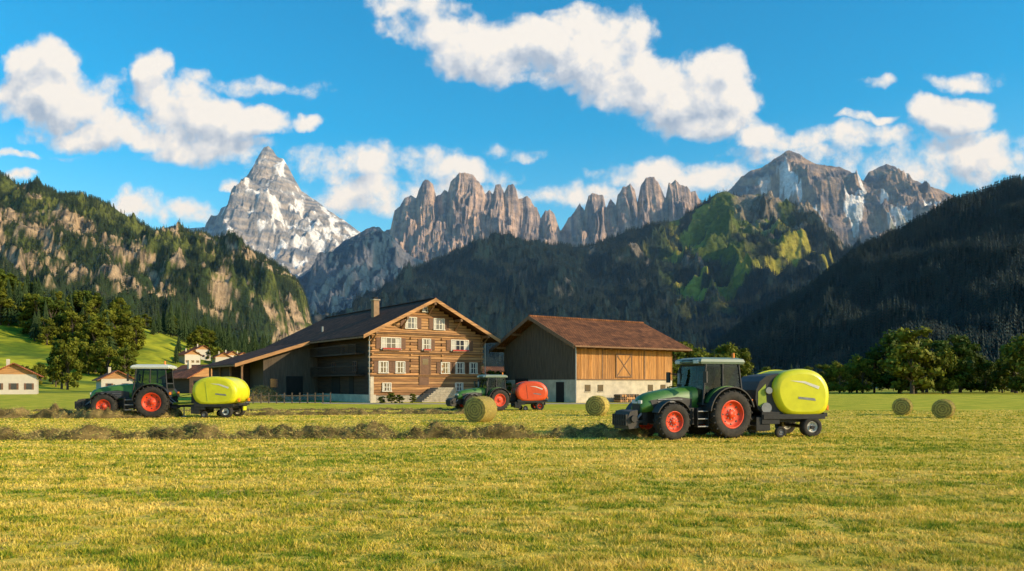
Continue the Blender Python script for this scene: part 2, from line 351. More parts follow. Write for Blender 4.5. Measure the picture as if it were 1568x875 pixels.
Bp=[(430,440),(480,405),(510,388),(545,368),(598,352),(604,325),(612,318),(620,303),(630,301),(637,306),(642,292),(648,278),(655,275),(663,278),(668,300),(674,296),(681,291),(686,296),(690,280),(700,270),(712,265),(725,270),(738,282),(743,297),(749,294),(755,298),(759,283),(766,280),(772,294),(778,283),(785,282),(790,292),(794,306),(800,302),(808,299),(816,312),(822,318),(828,334),(834,322),(842,320),(850,330),(858,350),(866,342),(880,322),(888,312),(895,326),(901,300),(908,295),(918,297),(924,302),(928,318),(935,303),(943,312),(946,296),(954,284),(965,284),(972,292),(976,310),(981,286),(990,270),(1002,268),(1009,280),(1014,288),(1019,300),(1024,277),(1034,276),(1042,284),(1052,286),(1058,296),(1065,293),(1076,312),(1100,330),(1160,350)]
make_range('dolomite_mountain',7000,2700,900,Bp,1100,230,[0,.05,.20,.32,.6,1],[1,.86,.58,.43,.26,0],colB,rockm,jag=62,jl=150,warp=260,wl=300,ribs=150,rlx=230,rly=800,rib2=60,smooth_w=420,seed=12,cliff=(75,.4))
def colC(X,Y,Z,T,st,u,v):
    n=fbm(X/200,Z/90,4,3); n2=fbm(X/200,Y/260,5,8)
    c=mixv(V3(.15,.14,.16),V3(.40,.29,.22),sst(-.3,.3,n))
    c=mixv(c,V3(.80,.80,.80),sst(.14,.20,n2)*sst(.03,.1,T)*(1-sst(.24,.32,T)))
    c=mixv(c,V3(.10,.14,.05),sst(.3,.5,T+.4*n2))
    return c,None
make_range('grey_mountain',7400,3000,1000,[(1040,350),(1080,325),(1118,290),(1135,272),(1150,262),(1165,258),(1185,245),(1208,230),(1225,238),(1250,250),(1285,255),(1310,268),(1322,276),(1330,264),(1345,257),(1358,250),(1370,256),(1385,270),(1410,280),(1440,290),(1465,302),(1500,320),(1640,350)],
 640,200,[0,.2,.5,1],[1,.72,.4,0],colC,rockm,jag=24,jl=120,warp=300,wl=700,ribs=190,rlx=620,rly=900,rib2=60,smooth_w=500,seed=23,cliff=(70,.3))
def colD(X,Y,Z,T,st,u,v):
    n2=fbm(X/180,Y/180,5,8)
    c=mixv(V3(.03,.075,.12),V3(.15,.16,.19),sst(.05,.3,n2+.2*(1-T)-.05))  # blue of distance haze mixed into the rock and forest colour
    return c,None
make_range('blue_mountain',5200,1800,700,[(400,475),(440,445),(470,418),(500,395),(522,372),(560,350),(580,347),(600,362),(620,385),(650,402),(690,430),(760,460)],
 360,150,[0,.2,.5,1],[1,.74,.42,0],colD,rockm,jag=26,jl=110,warp=200,wl=500,ribs=120,rlx=380,rly=700,rib2=35,smooth_w=300,seed=31,cliff=(60,.3))
def colE(X,Y,Z,T,st,u,v):
    n2=fbm(X/150,Y/150,5,8); n3=fbm(X/420,Y/300,4,77)
    forest=V3(.008,.026,.030); c=np.broadcast_to(forest,X.shape+(3,)).copy()  # shadow on the range and distance haze painted into the forest colour
    md=sst(985,1050,u)*(1-sst(1180,1240,u))*(1-sst(.22,.48,T+n2*.5))
    md=np.maximum(md,sst(.14,.24,n3+.3*n2)*sst(940,1060,u)*(1-sst(.55,.7,T)))
    md=md*(1-sst(.12,.22,n2))
    c=mixv(c,mixv(V3(.09,.12,.02),V3(.34,.30,.045),sst(-.2,.3,n3+n2)),md)
    rk=sst(1100,1150,u)*(1-sst(1250,1290,u))*(1-sst(.15,.3,T+.5*n2))*sst(-.2,.05,n2)
    rk=np.maximum(rk,sst(.32,.42,n2)*.6*(1-sst(.35,.6,T)))
    rk2=sst(.30,.42,fbm(X/110,Z/70,4,90))*sst(.15,.3,T)*(1-sst(.6,.8,T))*(1-sst(950,1100,u))*.3
    rk=np.maximum(rk,rk2)
    c=mixv(c,V3(.30,.24,.18),rk)
    return c,np.clip(1-md*1.1-rk*1.2,0,1)
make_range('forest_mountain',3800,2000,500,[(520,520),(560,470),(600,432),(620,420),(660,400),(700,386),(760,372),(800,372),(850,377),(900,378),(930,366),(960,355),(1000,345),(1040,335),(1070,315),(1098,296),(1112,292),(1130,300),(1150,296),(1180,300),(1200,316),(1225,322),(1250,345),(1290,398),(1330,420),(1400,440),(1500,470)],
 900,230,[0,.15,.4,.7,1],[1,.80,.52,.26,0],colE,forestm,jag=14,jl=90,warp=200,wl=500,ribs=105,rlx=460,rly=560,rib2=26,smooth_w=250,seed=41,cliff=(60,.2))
def colF(X,Y,Z,T,st,u,v):
    n2=fbm(X/60,Y/60,5,8,.62); n3=fbm((X+.4*Z)/110,(Z+X*.45)/60,5,77,.6); n4=fbm(X/260,Y/260,3,78); n6=fbm(X/18,Z/14,3,99)
    c=np.broadcast_to(V3(.032,.055,.018),X.shape+(3,)).copy()
    md=sst(-.05,.2,n4+.5*n2+.25*(1-sst(0,.35,T))-.08)*(1-sst(.3,.5,T))
    c=mixv(c,V3(.115,.135,.028),md)
    rk=sst(.22,.32,n3+.5*n2+.25*n6+.16*sst(.08,.2,T)-.20*sst(.42,.6,T)+.10*sst(.9,1.5,st)-.07)*(1-sst(.6,.75,T))
    rk=np.maximum(rk,sst(400,440,u)*sst(430,455,v)*sst(-.05,.15,n3+n2+.4*n6)*(1-sst(.6,.8,T)))
    c=mixv(c,mixv(V3(.14,.11,.08),V3(.50,.36,.22),sst(-.25,.25,n6+.5*n2)),rk)
    return c,np.clip(1-md*.6-rk*1.05,.04,1)
make_range('cliff_mountain',2200,1300,400,[(-700,180),(-300,215),(-100,240),(0,268),(15,272),(30,286),(60,290),(95,298),(130,300),(165,312),(185,325),(215,342),(240,356),(270,354),(300,360),(330,368),(355,378),(390,388),(420,404),(445,418),(460,438),(468,455),(474,490),(500,540),(560,586)],
 1100,280,[0,.15,.4,.7,1],[1,.82,.56,.27,0],colF,forestm,jag=8,jl=45,warp=110,wl=260,ribs=75,rlx=250,rly=300,rib2=26,smooth_w=120,seed=52,cliff=(30,.4))
def colG(X,Y,Z,T,st,u,v):
    n4=fbm(X/160,Y/160,4,78)
    c=np.broadcast_to(V3(.010,.024,.020),X.shape+(3,)).copy()
    md=sst(.2,.35,n4+.1)*sst(1480,1540,u)*(1-sst(.1,.2,T))
    c=mixv(c,V3(.09,.13,.02),md)
    return c,1-md
make_range('dark_mountain',1500,950,350,[(1060,570),(1100,532),(1150,493),(1200,468),(1240,445),(1290,405),(1330,378),(1380,357),(1420,335),(1460,312),(1500,303),(1540,286),(1568,278),(1700,240),(2000,200),(2400,200)],
 500,200,[0,.15,.4,.7,1],[1,.83,.56,.28,0],colG,forestm,jag=5,jl=45,warp=60,wl=260,ribs=34,rlx=210,rly=320,rib2=8,smooth_w=120,seed=63)
def hillz_factory():
    pts=[(-700,400),(-300,430),(0,452),(100,474),(200,498),(260,520),(330,546),(430,576),(480,590),(560,600)]
    xs,cf=crest_fn(pts,460,.5,20,3)
    def hz(x,y):
        x=np.asarray(x,float); y=np.asarray(y,float)
        t=np.clip((460-y)/290,0,1); tb=np.clip((y-460)/200,0,1)
        p=np.where(y<=460,(1-t)**1.1*(1-t*.15),1-.25*tb)
        c=np.clip(np.interp(x,xs,[S(u,v,460)[1] for u,v in pts]),-3,80)
        return c*p+2.2*fbm(x/40,y/40,3,4)*np.clip(c/8,0,1)*np.sin(np.pi*np.clip(t,0,1))+.0-.3*(t>.98)
    return xs,hz
hxs,hillz=hillz_factory()
gx_,gy_=np.meshgrid(np.linspace(hxs[0],hxs[-1],300),np.linspace(168,900,220)); gz_=hillz(gx_,gy_)
n_=fbm(gx_/18,gy_/40,5,9,.65); hc=mixv(V3(.10,.15,.01),V3(.42,.40,.02),sst(-.3,.25,n_))
idx=np.arange(300*220).reshape(220,300)
hm=colmat('hill_grass',.9,.2,.3,bump=.4,bdist=.5,bscale=.8)
np_obj('hill',np.stack([gx_,gy_,gz_],-1).reshape(-1,3),np.stack([idx[:-1,:-1],idx[:-1,1:],idx[1:,1:],idx[1:,:-1]],-1).reshape(-1,4),hm,hc.reshape(-1,3),smooth=True)
# ------------------------------------------------------------ trees
barkm=mat('bark',(.09,.065,.045),.9,.3,4,.5,15)
def leafmat(name,c0,c1,tr=.25):
    m,nt_,b=newmat(name); at=N(nt_,'ShaderNodeAttribute'); at.attribute_name='Col'
    b.inputs['Roughness'].default_value=.7; b.inputs['Specular IOR Level'].default_value=.2
    oi=N(nt_,'ShaderNodeObjectInfo'); r=N(nt_,'ShaderNodeMix',data_type='RGBA'); r.inputs[6].default_value=c0+(1,); r.inputs[7].default_value=c1+(1,)
    L(nt_,oi.outputs['Random'],r.inputs[0])
    mu=N(nt_,'ShaderNodeMix',data_type='RGBA',blend_type='MULTIPLY'); mu.inputs[0].default_value=1; L(nt_,r.outputs[2],mu.inputs[6]); L(nt_,at.outputs['Color'],mu.inputs[7])
    L(nt_,mu.outputs[2],b.inputs['Base Color'])
    if tr>0:
        t=N(nt_,'ShaderNodeBsdfTranslucent'); mx=N(nt_,'ShaderNodeMixShader'); mx.inputs[0].default_value=tr
        L(nt_,mu.outputs[2],t.inputs[0]); L(nt_,b.outputs[0],mx.inputs[1]); L(nt_,t.outputs[0],mx.inputs[2]); L(nt_,mx.outputs[0],nt_.nodes['Material Output'].inputs['Surface'])
    return m
leafm=leafmat('broad_leaves',(.060,.090,.008),(.18,.18,.015)); needlem=leafmat('needles',(.022,.045,.012),(.045,.072,.018),0)
darkneedle=leafmat('shade_tint_needles',(.006,.020,.020),(.022,.044,.034),0); litneedle=leafmat('sunlit_tint_needles',(.018,.036,.011),(.055,.082,.020),0)  # shaded and sunlit tints of the same needles, light put into the colour
def joinmesh(name,parts,mats_):
    V=[];Fc=[];mi=[];C=[]
    for v,f,m_,c in parts:
        o=len(V); V+=[tuple(map(float,a)) for a in v]; Fc+=[tuple(int(i)+o for i in q) for q in f]; mi+=[m_]*len(f); C+=[tuple(c)]*len(v) if np.ndim(c)==1 else [tuple(k) for k in c]
    me=bpy.data.meshes.new(name); me.from_pydata(V,[],Fc); 
    for m_ in mats_: me.materials.append(m_)
    me.polygons.foreach_set('material_index',mi)
    ca=me.color_attributes.new('Col','FLOAT_COLOR','POINT'); cc=np.ones((len(V),4),np.float32); cc[:,:3]=np.array(C); ca.data.foreach_set('color',cc.ravel()); me.update()
    return me
def cone_tube(a,b,r0,r1,n=6):
    a=Vector(a);b=Vector(b);d=(b-a).normalized();u=d.orthogonal().normalized();w=d.cross(u);v=[]
    for p,r in((a,r0),(b,r1)):
        for i in range(n): t=2*math.pi*i/n; v.append(p+u*math.cos(t)*r+w*math.sin(t)*r)
    return v,[(i,(i+1)%n,n+(i+1)%n,n+i) for i in range(n)]
def broadleaf(name,seed,H=10,Wd=3.6,ncl=38,nl=85,ls=.3):
    rg=np.random.default_rng(seed); parts=[]
    v,f=cone_tube((0,0,-.3),(rg.normal(0,.2),0,H*.62),H*.03,H*.012,8); parts.append((v,f,0,(1,1,1)))
    for k in range(ncl):
        ph=rg.random()*2*np.pi; zz=rg.random(); rad=Wd*(.30+.70*math.sin(math.pi*(zz*.78+.18)))*(.45+.7*rg.random())
        c=np.array([math.cos(ph)*rad*.75,math.sin(ph)*rad*.75,H*(.10+.82*zz)]); cr=rg.uniform(.5,1.15)*Wd/3.6
        if k%2==0:
            v,f=cone_tube((0,0,c[2]*.55),tuple(c),.09,.03,5); parts.append((v,f,0,(1,1,1)))
        d=rg.normal(size=(nl,3)); d/=np.linalg.norm(d,axis=1)[:,None]; rr=cr*(.45+.65*rg.random(nl))[:,None]
        p=c+d*rr*np.array([1.1,1.1,.8])
        a=rg.normal(size=(nl,3)); a/=np.linalg.norm(a,axis=1)[:,None]; b_=np.cross(a,d+.01); b_/=np.linalg.norm(b_,axis=1)[:,None]
        s=ls*(.5+rg.random(nl))[:,None]
        V=np.stack([p-a*s,p+b_*s*.6,p+a*s,p-b_*s*.6],1).reshape(-1,3)
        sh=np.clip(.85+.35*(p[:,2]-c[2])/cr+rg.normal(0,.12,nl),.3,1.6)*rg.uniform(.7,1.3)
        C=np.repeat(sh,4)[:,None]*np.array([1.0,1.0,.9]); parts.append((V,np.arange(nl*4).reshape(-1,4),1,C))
    return joinmesh(name,parts,[barkm,leafm])
def conifer(name,seed,H=10,R=1.9,tiers=11,seg=11,m_=None):
    rg=np.random.default_rng(seed); parts=[]
    v,f=cone_tube((0,0,-.4),(0,0,H*.95),H*.02,.02,5); parts.append((v,f,0,(1,1,1)))
    for k in range(tiers):
        z=H*(.10+.86*k/tiers); r=R*(1-k/tiers)**.85*rg.uniform(.85,1.15)+.12; th=H*.15
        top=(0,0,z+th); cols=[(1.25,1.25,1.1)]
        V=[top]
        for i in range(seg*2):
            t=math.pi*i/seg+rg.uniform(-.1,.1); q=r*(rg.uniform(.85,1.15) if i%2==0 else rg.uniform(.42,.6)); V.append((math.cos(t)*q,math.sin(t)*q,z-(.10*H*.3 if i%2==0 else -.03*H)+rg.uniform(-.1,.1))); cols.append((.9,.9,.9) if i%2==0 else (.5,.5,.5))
        parts.append((V,[(0,1+i,1+(i+1)%(seg*2)) for i in range(seg*2)],1,np.array(cols)))
    return joinmesh(name,parts,[barkm,m_ or needlem])
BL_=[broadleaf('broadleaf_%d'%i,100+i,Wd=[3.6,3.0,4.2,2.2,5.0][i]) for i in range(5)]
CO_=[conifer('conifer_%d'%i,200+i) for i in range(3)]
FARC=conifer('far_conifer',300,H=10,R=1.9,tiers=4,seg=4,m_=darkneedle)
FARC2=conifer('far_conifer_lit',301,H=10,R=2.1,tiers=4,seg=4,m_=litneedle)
def put(me,name,loc,h,parent,wf=1.0):
    o=bpy.data.objects.new(name,me); s=h/10; o.scale=(s*wf,s*wf,s); o.location=loc; o.rotation_euler=(0,0,random.random()*6.28); scene.collection.objects.link(o); o.parent=parent; return o
def forest(rng,name,count,hmin,hmax,me,umin=-1e9,umax=1e9):
    X,Y,Z,T,fm,dx=FOREST[rng]; h,w=X.shape
    w8=fm*np.abs(np.gradient(Y,axis=0)); u=X/Y*F+784
    cl=sst(-.35,.15,fbm(X/70,Y/70,3,400)); w8=w8*(.3+cl)
    w8=np.where((u>umin)&(u<umax)&(T>-.05)&(T<.97),w8,0); p=w8.ravel(); p=p/p.sum()
    k=RNG.choice(len(p),count,p=p); 
    i,j=np.divmod(k,w); i2=np.clip(i+1,0,h-1); f=RNG.random(count); j2=np.clip(j+1,0,w-1); g2=RNG.random(count)
    def bi(A): return (A[i,j]*(1-g2)+A[i,j2]*g2)*(1-f)+(A[i2,j]*(1-g2)+A[i2,j2]*g2)*f
    P_=np.stack([bi(X),bi(Y),bi(Z)-1],1)
    pm=bpy.data.meshes.new(name); pm.vertices.add(count); pm.vertices.foreach_set('co',P_.astype(np.float32).ravel())
    a=pm.attributes.new('sc','FLOAT','POINT'); a.data.foreach_set('value',((hmin+RNG.random(count)**1.5*(hmax-hmin))/10).astype(np.float32))
    r=pm.attributes.new('rt','FLOAT_VECTOR','POINT'); rv=np.zeros((count,3),np.float32); rv[:,2]=RNG.random(count)*6.28; r.data.foreach_set('vector',rv.ravel())
    ob=bpy.data.objects.new(name,pm); scene.collection.objects.link(ob)
    src=bpy.data.objects.new('conifer_source',me)
    ng=bpy.data.node_groups.new(name+'_scatter','GeometryNodeTree'); ng.interface.new_socket('Geometry',in_out='INPUT',socket_type='NodeSocketGeometry'); ng.interface.new_socket('Geometry',in_out='OUTPUT',socket_type='NodeSocketGeometry')
    a=N(ng,'NodeGroupInput'); b=N(ng,'NodeGroupOutput'); io=N(ng,'GeometryNodeInstanceOnPoints'); oi=N(ng,'GeometryNodeObjectInfo'); oi.inputs['Object'].default_value=src
    n1=N(ng,'GeometryNodeInputNamedAttribute',data_type='FLOAT'); n1.inputs['Name'].default_value='sc'
    n2=N(ng,'GeometryNodeInputNamedAttribute',data_type='FLOAT_VECTOR'); n2.inputs['Name'].default_value='rt'
    L(ng,a.outputs[0],io.inputs['Points']); L(ng,oi.outputs['Geometry'],io.inputs['Instance']); L(ng,n1.outputs[0],io.inputs['Scale']); L(ng,n2.outputs[0],io.inputs['Rotation']); L(ng,io.outputs[0],b.inputs[0])
    md=ob.modifiers.new('scatter','NODES'); md.node_group=ng
    return ob
forest('forest_mountain','mountain_forest',65000,12,28,FARC,540,1500)
forest('cliff_mountain','mountain_forest',52000,8,18,FARC2,-40,560)
forest('dark_mountain','mountain_forest',34000,12,22,FARC,1050,1640)
tl=empty('tree_line')
def tree_row(par,u0,u1,d0,d1,n,h0,h1,kind='b',hz=None,pw=1.0):
    for i in range(n):
        u=u0+(u1-u0)*(i+random.random()*1.6-.3)/n; d=random.uniform(d0,d1); x=GX(u,d); z=0 if hz is None else float(hz(x,d))-.3
        me=random.choice(BL_ if (kind=='b' or (kind=='m' and random.random()<.55)) else CO_)
        put(me,'tree',(x,d,z),h0+(h1-h0)*random.random()**pw,par,random.uniform(.75,1.35))
tree_row(tl,1258,1345,165,190,8,6,11)
tree_row(tl,1240,1600,230,290,22,4,12,'m',None,1.6)
tree_row(tl,1375,1475,155,185,9,8,14)
tree_row(tl,1540,1640,150,190,6,8,13)
tree_row(tl,1480,1560,170,200,6,4,8)
tree_row(tl,1130,1250,260,330,9,4,10,'m')
tree_row(tl,1010,1130,190,230,12,9,13.5)
tree_row(tl,960,1600,300,420,46,5,11,'m',None,1.6)
tree_row(tl,1180,1640,190,210,30,2,4.5)
tree_row(tl,730,800,150,190,6,4,6)
hl=empty('hillside_trees')
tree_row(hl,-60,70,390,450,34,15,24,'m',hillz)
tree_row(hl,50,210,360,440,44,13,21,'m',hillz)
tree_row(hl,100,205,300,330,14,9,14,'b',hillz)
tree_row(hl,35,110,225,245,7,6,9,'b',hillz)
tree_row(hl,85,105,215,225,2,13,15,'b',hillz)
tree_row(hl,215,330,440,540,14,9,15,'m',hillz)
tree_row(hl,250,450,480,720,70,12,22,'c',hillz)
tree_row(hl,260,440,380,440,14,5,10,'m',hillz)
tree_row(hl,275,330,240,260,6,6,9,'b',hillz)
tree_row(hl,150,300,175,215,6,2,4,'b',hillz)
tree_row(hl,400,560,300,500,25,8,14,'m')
# ------------------------------------------------------------ buildings
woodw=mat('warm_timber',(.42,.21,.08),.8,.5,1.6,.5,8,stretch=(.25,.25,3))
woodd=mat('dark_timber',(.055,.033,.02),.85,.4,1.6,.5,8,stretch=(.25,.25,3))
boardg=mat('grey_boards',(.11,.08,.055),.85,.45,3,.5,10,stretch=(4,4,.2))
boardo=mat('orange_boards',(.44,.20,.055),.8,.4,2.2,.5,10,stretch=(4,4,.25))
beam=mat('beam_timber',(.20,.105,.05),.75,.3,3)
plast=mat('plaster',(.52,.44,.32),.9,.25,1.0,.3,12)
whitep=mat('white_paint',(.70,.65,.54),.6,.08,3)
darkg=mat('window_glass',(.03,.035,.045),.12,.3,2,spec=.8)
darki=mat('dark_opening',(.02,.016,.013),.9,.2,2)
stonem=mat('stone',(.34,.29,.22),.9,.35,3,.8,6)
chimn=mat('chimney_render',(.32,.20,.11),.9,.2,3,.5,8)
shut=mat('shutter',(.15,.072,.037),.7,.25,4)
curt=mat('curtain',(.5,.47,.4),.9,.1,4)
geran=mat('geraniums',(.45,.04,.03),.8,.6,30)
metal=mat('galvanised_metal',(.35,.34,.32),.4,.15,4,metal=.7)
def tilemat(name,c,swap):
    m,nt_,b=newmat(name); tc=N(nt_,'ShaderNodeTexCoord'); s=N(nt_,'ShaderNodeSeparateXYZ'); L(nt_,tc.outputs['Object'],s.inputs[0]); cb=N(nt_,'ShaderNodeCombineXYZ')
    L(nt_,s.outputs[1 if swap else 0],cb.inputs[0]); L(nt_,s.outputs[0 if swap else 1],cb.inputs[1])
    br=N(nt_,'ShaderNodeTexBrick'); L(nt_,cb.outputs[0],br.inputs['Vector']); br.inputs['Scale'].default_value=1; br.inputs['Brick Width'].default_value=.34; br.inputs['Row Height'].default_value=.36; br.inputs['Mortar Size'].default_value=.035
    br.inputs['Color1'].default_value=tuple(x*.7 for x in c)+(1,); br.inputs['Color2'].default_value=tuple(x*1.3 for x in c)+(1,); br.inputs['Mortar'].default_value=tuple(x*.35 for x in c)+(1,)
    n=N(nt_,'ShaderNodeTexNoise'); n.inputs['Scale'].default_value=.8; n.inputs['Detail'].default_value=7; L(nt_,tc.outputs['Object'],n.inputs[0])
    r=N(nt_,'ShaderNodeMapRange'); r.inputs[1].default_value=.3; r.inputs[2].default_value=.7; r.inputs[3].default_value=.55; r.inputs[4].default_value=1.45; L(nt_,n.outputs['Fac'],r.inputs[0])
    v=N(nt_,'ShaderNodeVectorMath',operation='SCALE'); L(nt_,br.outputs['Color'],v.inputs[0]); L(nt_,r.outputs[0],v.inputs['Scale']); L(nt_,v.outputs[0],b.inputs['Base Color'])
    bp=N(nt_,'ShaderNodeBump'); bp.inputs['Strength'].default_value=.6; bp.inputs['Distance'].default_value=.05; bp.invert=True; L(nt_,br.outputs['Fac'],bp.inputs['Height']); L(nt_,bp.outputs[0],b.inputs['Normal']); b.inputs['Roughness'].default_value=.85; b.inputs['Specular IOR Level'].default_value=.2
    return m
tileA=tilemat('roof_tiles_brown',(.095,.038,.018),True); tileB=tilemat('roof_tiles_red',(.185,.072,.028),False); tileC=tilemat('village_tiles',(.30,.10,.045),True)
def wbox(mb,fr,s0,s1,o0,o1,z0,z1,m_):
    a=fr(s0,o0,z0); b=fr(s1,o1,z1); mb.rb(min(a[0],b[0]),max(a[0],b[0]),min(a[1],b[1]),max(a[1],b[1]),min(a[2],b[2]),max(a[2],b[2]),m_)
def window(mb,fr,s,z,w,h,n=2,sh=True,curtain=True,fm=None,box=False):
    fm=fm or whitep
    wbox(mb,fr,s-w/2,s+w/2,.01,.03,z,z+h,darkg)
    if curtain: wbox(mb,fr,s-w/2+.05,s-w/2+w*.22,.032,.045,z+.05,z+h-.05,curt); wbox(mb,fr,s+w/2-w*.22,s+w/2-.05,.032,.045,z+.05,z+h-.05,curt)
    t=.075
    wbox(mb,fr,s-w/2-t,s+w/2+t,0.0,.10,z+h,z+h+t,fm); wbox(mb,fr,s-w/2-t-.06,s+w/2+t+.06,0,.17,z-t,z,fm)
    wbox(mb,fr,s-w/2-t,s-w/2,0,.098,z,z+h,fm); wbox(mb,fr,s+w/2,s+w/2+t,0,.098,z,z+h,fm)
    for i in range(1,n): x=s-w/2+w*i/n; wbox(mb,fr,x-.035,x+.035,.005,.085,z,z+h,fm)
    wbox(mb,fr,s-w/2,s+w/2,.006,.07,z+h*.5-.025,z+h*.5+.025,fm)
    if box: wbox(mb,fr,s-w/2,s+w/2,.172,.36,z-.2,z-.05,beam); wbox(mb,fr,s-w/2+.05,s+w/2-.05,.19,.34,z-.049,z+.08,geran)
    if sh:
        sw=w/2 if n<=2 else w/3
        for q in(-1,1):
            a=s+q*(w/2+t+.02); b_=a+q*min(.55,sw); wbox(mb,fr,min(a,b_),max(a,b_),.004,.06,z-.02,z+h+.02,shut)
            for k in range(5): zz=z+h*(k+.5)/5; wbox(mb,fr,min(a,b_)+.06,max(a,b_)-.06,.06,.075,zz-.04,zz+.04,shut)
A35=math.radians(35)
ch=empty('farmhouse',(GX(568,84),84,0),A35)
Wf=13.9; Lf=15; Lr=29; EZ=7.55; SL=.505; RX=Wf/2
def roofz(x): return EZ+SL*(RX-abs(x-RX))
fL=lambda s,o,z:(-o,s,z)
mb=MB()
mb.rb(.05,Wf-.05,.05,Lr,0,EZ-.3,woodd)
mb.prism([(.05,EZ-.3),(Wf-.05,EZ-.3),(RX,roofz(RX)-.15)],.05,Lr,woodd)
woods=[mat('log_timber_%d'%i,c,.8,.5,1.6,.5,8,stretch=(.25,.25,3)) for i,c in enumerate([(.46,.23,.085),(.34,.165,.06),(.42,.22,.09),(.25,.12,.048)])]
k=0; z=2.9
while z<roofz(RX)-.3:
    hgt=.29; x0=max(0,RX-(roofz(RX)-(z+hgt))/SL) if z+hgt>EZ else 0; wm=random.choice(woods)
    if RX-x0>.2: mb.rb(x0,Wf-x0,-.0-random.uniform(0,.03),.25,z+.03,z+hgt-.01,wm)
    if z<EZ-.4:
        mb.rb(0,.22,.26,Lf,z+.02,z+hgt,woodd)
        if k%2==0:
            mb.rb(-.25,-.001,.03,.22,z+.03,z+hgt-.01,wm); mb.rb(Wf+.001,Wf+.25,.03,.22,z+.03,z+hgt-.01,wm)
        else:
            mb.rb(.03,.22,-.22,-.032,z+.03,z+hgt-.01,wm); mb.rb(Wf-.22,Wf-.03,-.22,-.032,z+.03,z+hgt-.01,wm)
            mb.rb(Wf*.34-.1,Wf*.34+.1,-.15,-.032,z+.03,z+hgt-.01,wm); mb.rb(Wf*.62-.1,Wf*.62+.1,-.15,-.032,z+.03,z+hgt-.01,wm)
    z+=.3;k+=1
z=.75
while z<2.85:
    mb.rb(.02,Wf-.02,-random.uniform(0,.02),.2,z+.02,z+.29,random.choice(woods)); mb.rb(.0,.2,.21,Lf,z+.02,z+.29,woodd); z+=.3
walls=mb.obj('timber_walls',ch,.015)
mb=MB()
mb.rb(-.1,Wf+.1,-.12,Lf,0,.74,stonem); mb.rb(-.14,.5,-.16,Lf,0,.85,plast); mb.rb(-.14,.25,-.16,.15,.86,2.75,plast)
for z in(2.78,5.25,7.35):
    mb.rb(-.15,Wf+.15,-.18,-.035,z,z+.16,beam); mb.rb(-.1,Wf+.1,-.30,-.036,z+.161,z+.2,woodw)
for x in (0.0,Wf*.26,Wf*.5,Wf*.74,Wf):
    zz=roofz(x)-.45+(0.0 if 0<x<Wf else .12); mb.rb(x-.13,x+.13,-1.5,.3,zz,zz+.3,beam)
    mb.add([(x-.09,-.05,zz-1.0),(x+.09,-.05,zz-1.0),(x+.09,-.05,zz-.75),(x-.09,-.05,zz-.75),(x-.09,-1.2,zz-.05),(x+.09,-1.2,zz-.05),(x+.09,-1.3,zz+.0),(x-.09,-1.3,zz+.0)],[(0,1,2,3),(4,5,6,7),(0,1,5,4),(2,3,7,6),(0,3,7,4),(1,2,6,5)],beam)
mb.obj('beams_and_plinth',ch,.02)
mb=MB(); fF2=lambda s,o,z:(s,-o-.03,z)
for s in(4.7,8.2): window(mb,fF2,s,8.05,1.25,1.15,2)
for s,w,n in((2.3,2.2,4),(6.6,.95,2),(10.9,2.2,4)): window(mb,fF2,s,5.75,w,1.15,n,box=True)
for s,w,n in((1.4,1.0,2),(3.4,1.0,2),(9.0,1.0,2),(10.9,1.0,2),(12.7,.9,2)): window(mb,fF2,s,3.2,w,1.15,n)
window(mb,fF2,6.4,9.95,.5,.5,1,False,False)
for s in(1.8,10.8): window(mb,fF2,s,1.25,.9,.8,2,False)
for s in(4,10): window(mb,fL,s,3.4,.9,1.0,2,False,False,shut)
for s in(7,): window(mb,fL,s,5.4,.9,1.0,2,True,False,shut)
wbox(mb,fF2,5.7,6.9,.01,.06,1.85,2.75,shut) ; wbox(mb,fF2,5.9,7.0,.005,.09,2.99,5.0,shut); wbox(mb,fF2,5.75,5.88,.0,.12,2.99,5.1,beam); wbox(mb,fF2,7.02,7.15,0,.12,2.99,5.1,beam); wbox(mb,fF2,6.1,6.8,.092,.1,4.1,4.75,darkg)
wbox(mb,fL,4.4,5.6,.01,.05,.8,2.8,darki); wbox(mb,fL,8.2,10.6,.01,.05,.75,3.1,darki)
for z in (3.0,5.3):
    wbox(mb,fL,1.5,Lf-.5,.02,1.1,z-.15,z,woodd); wbox(mb,fL,1.5,Lf-.5,1.02,1.1,z+.85,z+.95,woodd)
    s=1.6
    while s<Lf-.5: wbox(mb,fL,s,s+.09,1.03,1.07,z,z+.85,woodd); s+=.28
mb.obj('windows_and_doors',ch)
mb=MB()
for i in range(8): mb.rb(5.0+i*.28,9.3,-2.0,-.2,i*.2,(i+1)*.2-.004,stonem)
mb.rb(9.35,11.0,-1.7,-.2,0,1.0,stonem)
mb.obj('stone_stair',ch,.03)
mb=MB()
th=.22; ov=1.5
def slope(x0,z0,x1,z1,y0,y1,m_): mb.prism([(x0,z0),(x1,z1),(x1,z1+th),(x0,z0+th)],y0,y1,m_)
ze=EZ-SL*ov; zr=roofz(RX)
slope(-ov,ze,RX,zr,-ov,Lr+1,tileA); slope(Wf+ov,ze,RX+.003,zr,-ov,Lr+1,tileA)
mb.cyl((RX,-ov-.02,zr+th),(RX,Lr+1,zr+th),.14,.14,tileA,8)
xl=-10.2; slope(xl,4.0,-ov-.01,ze-.02,Lf-1.2,Lr-.5,tileA)
mb.obj('roof',ch)
mb=MB()
def rake(x0,z0,x1,z1,y): mb.prism([(x0,z0-.12),(x1,z1-.12),(x1,z1+th+.06),(x0,z0+th+.06)],y-.07,y,woodw)
rake(-ov-.05,ze,RX,zr,-ov-.01); rake(Wf+ov+.05,ze,RX,zr,-ov-.013); rake(xl,4.0,-ov,ze,Lf-1.21)
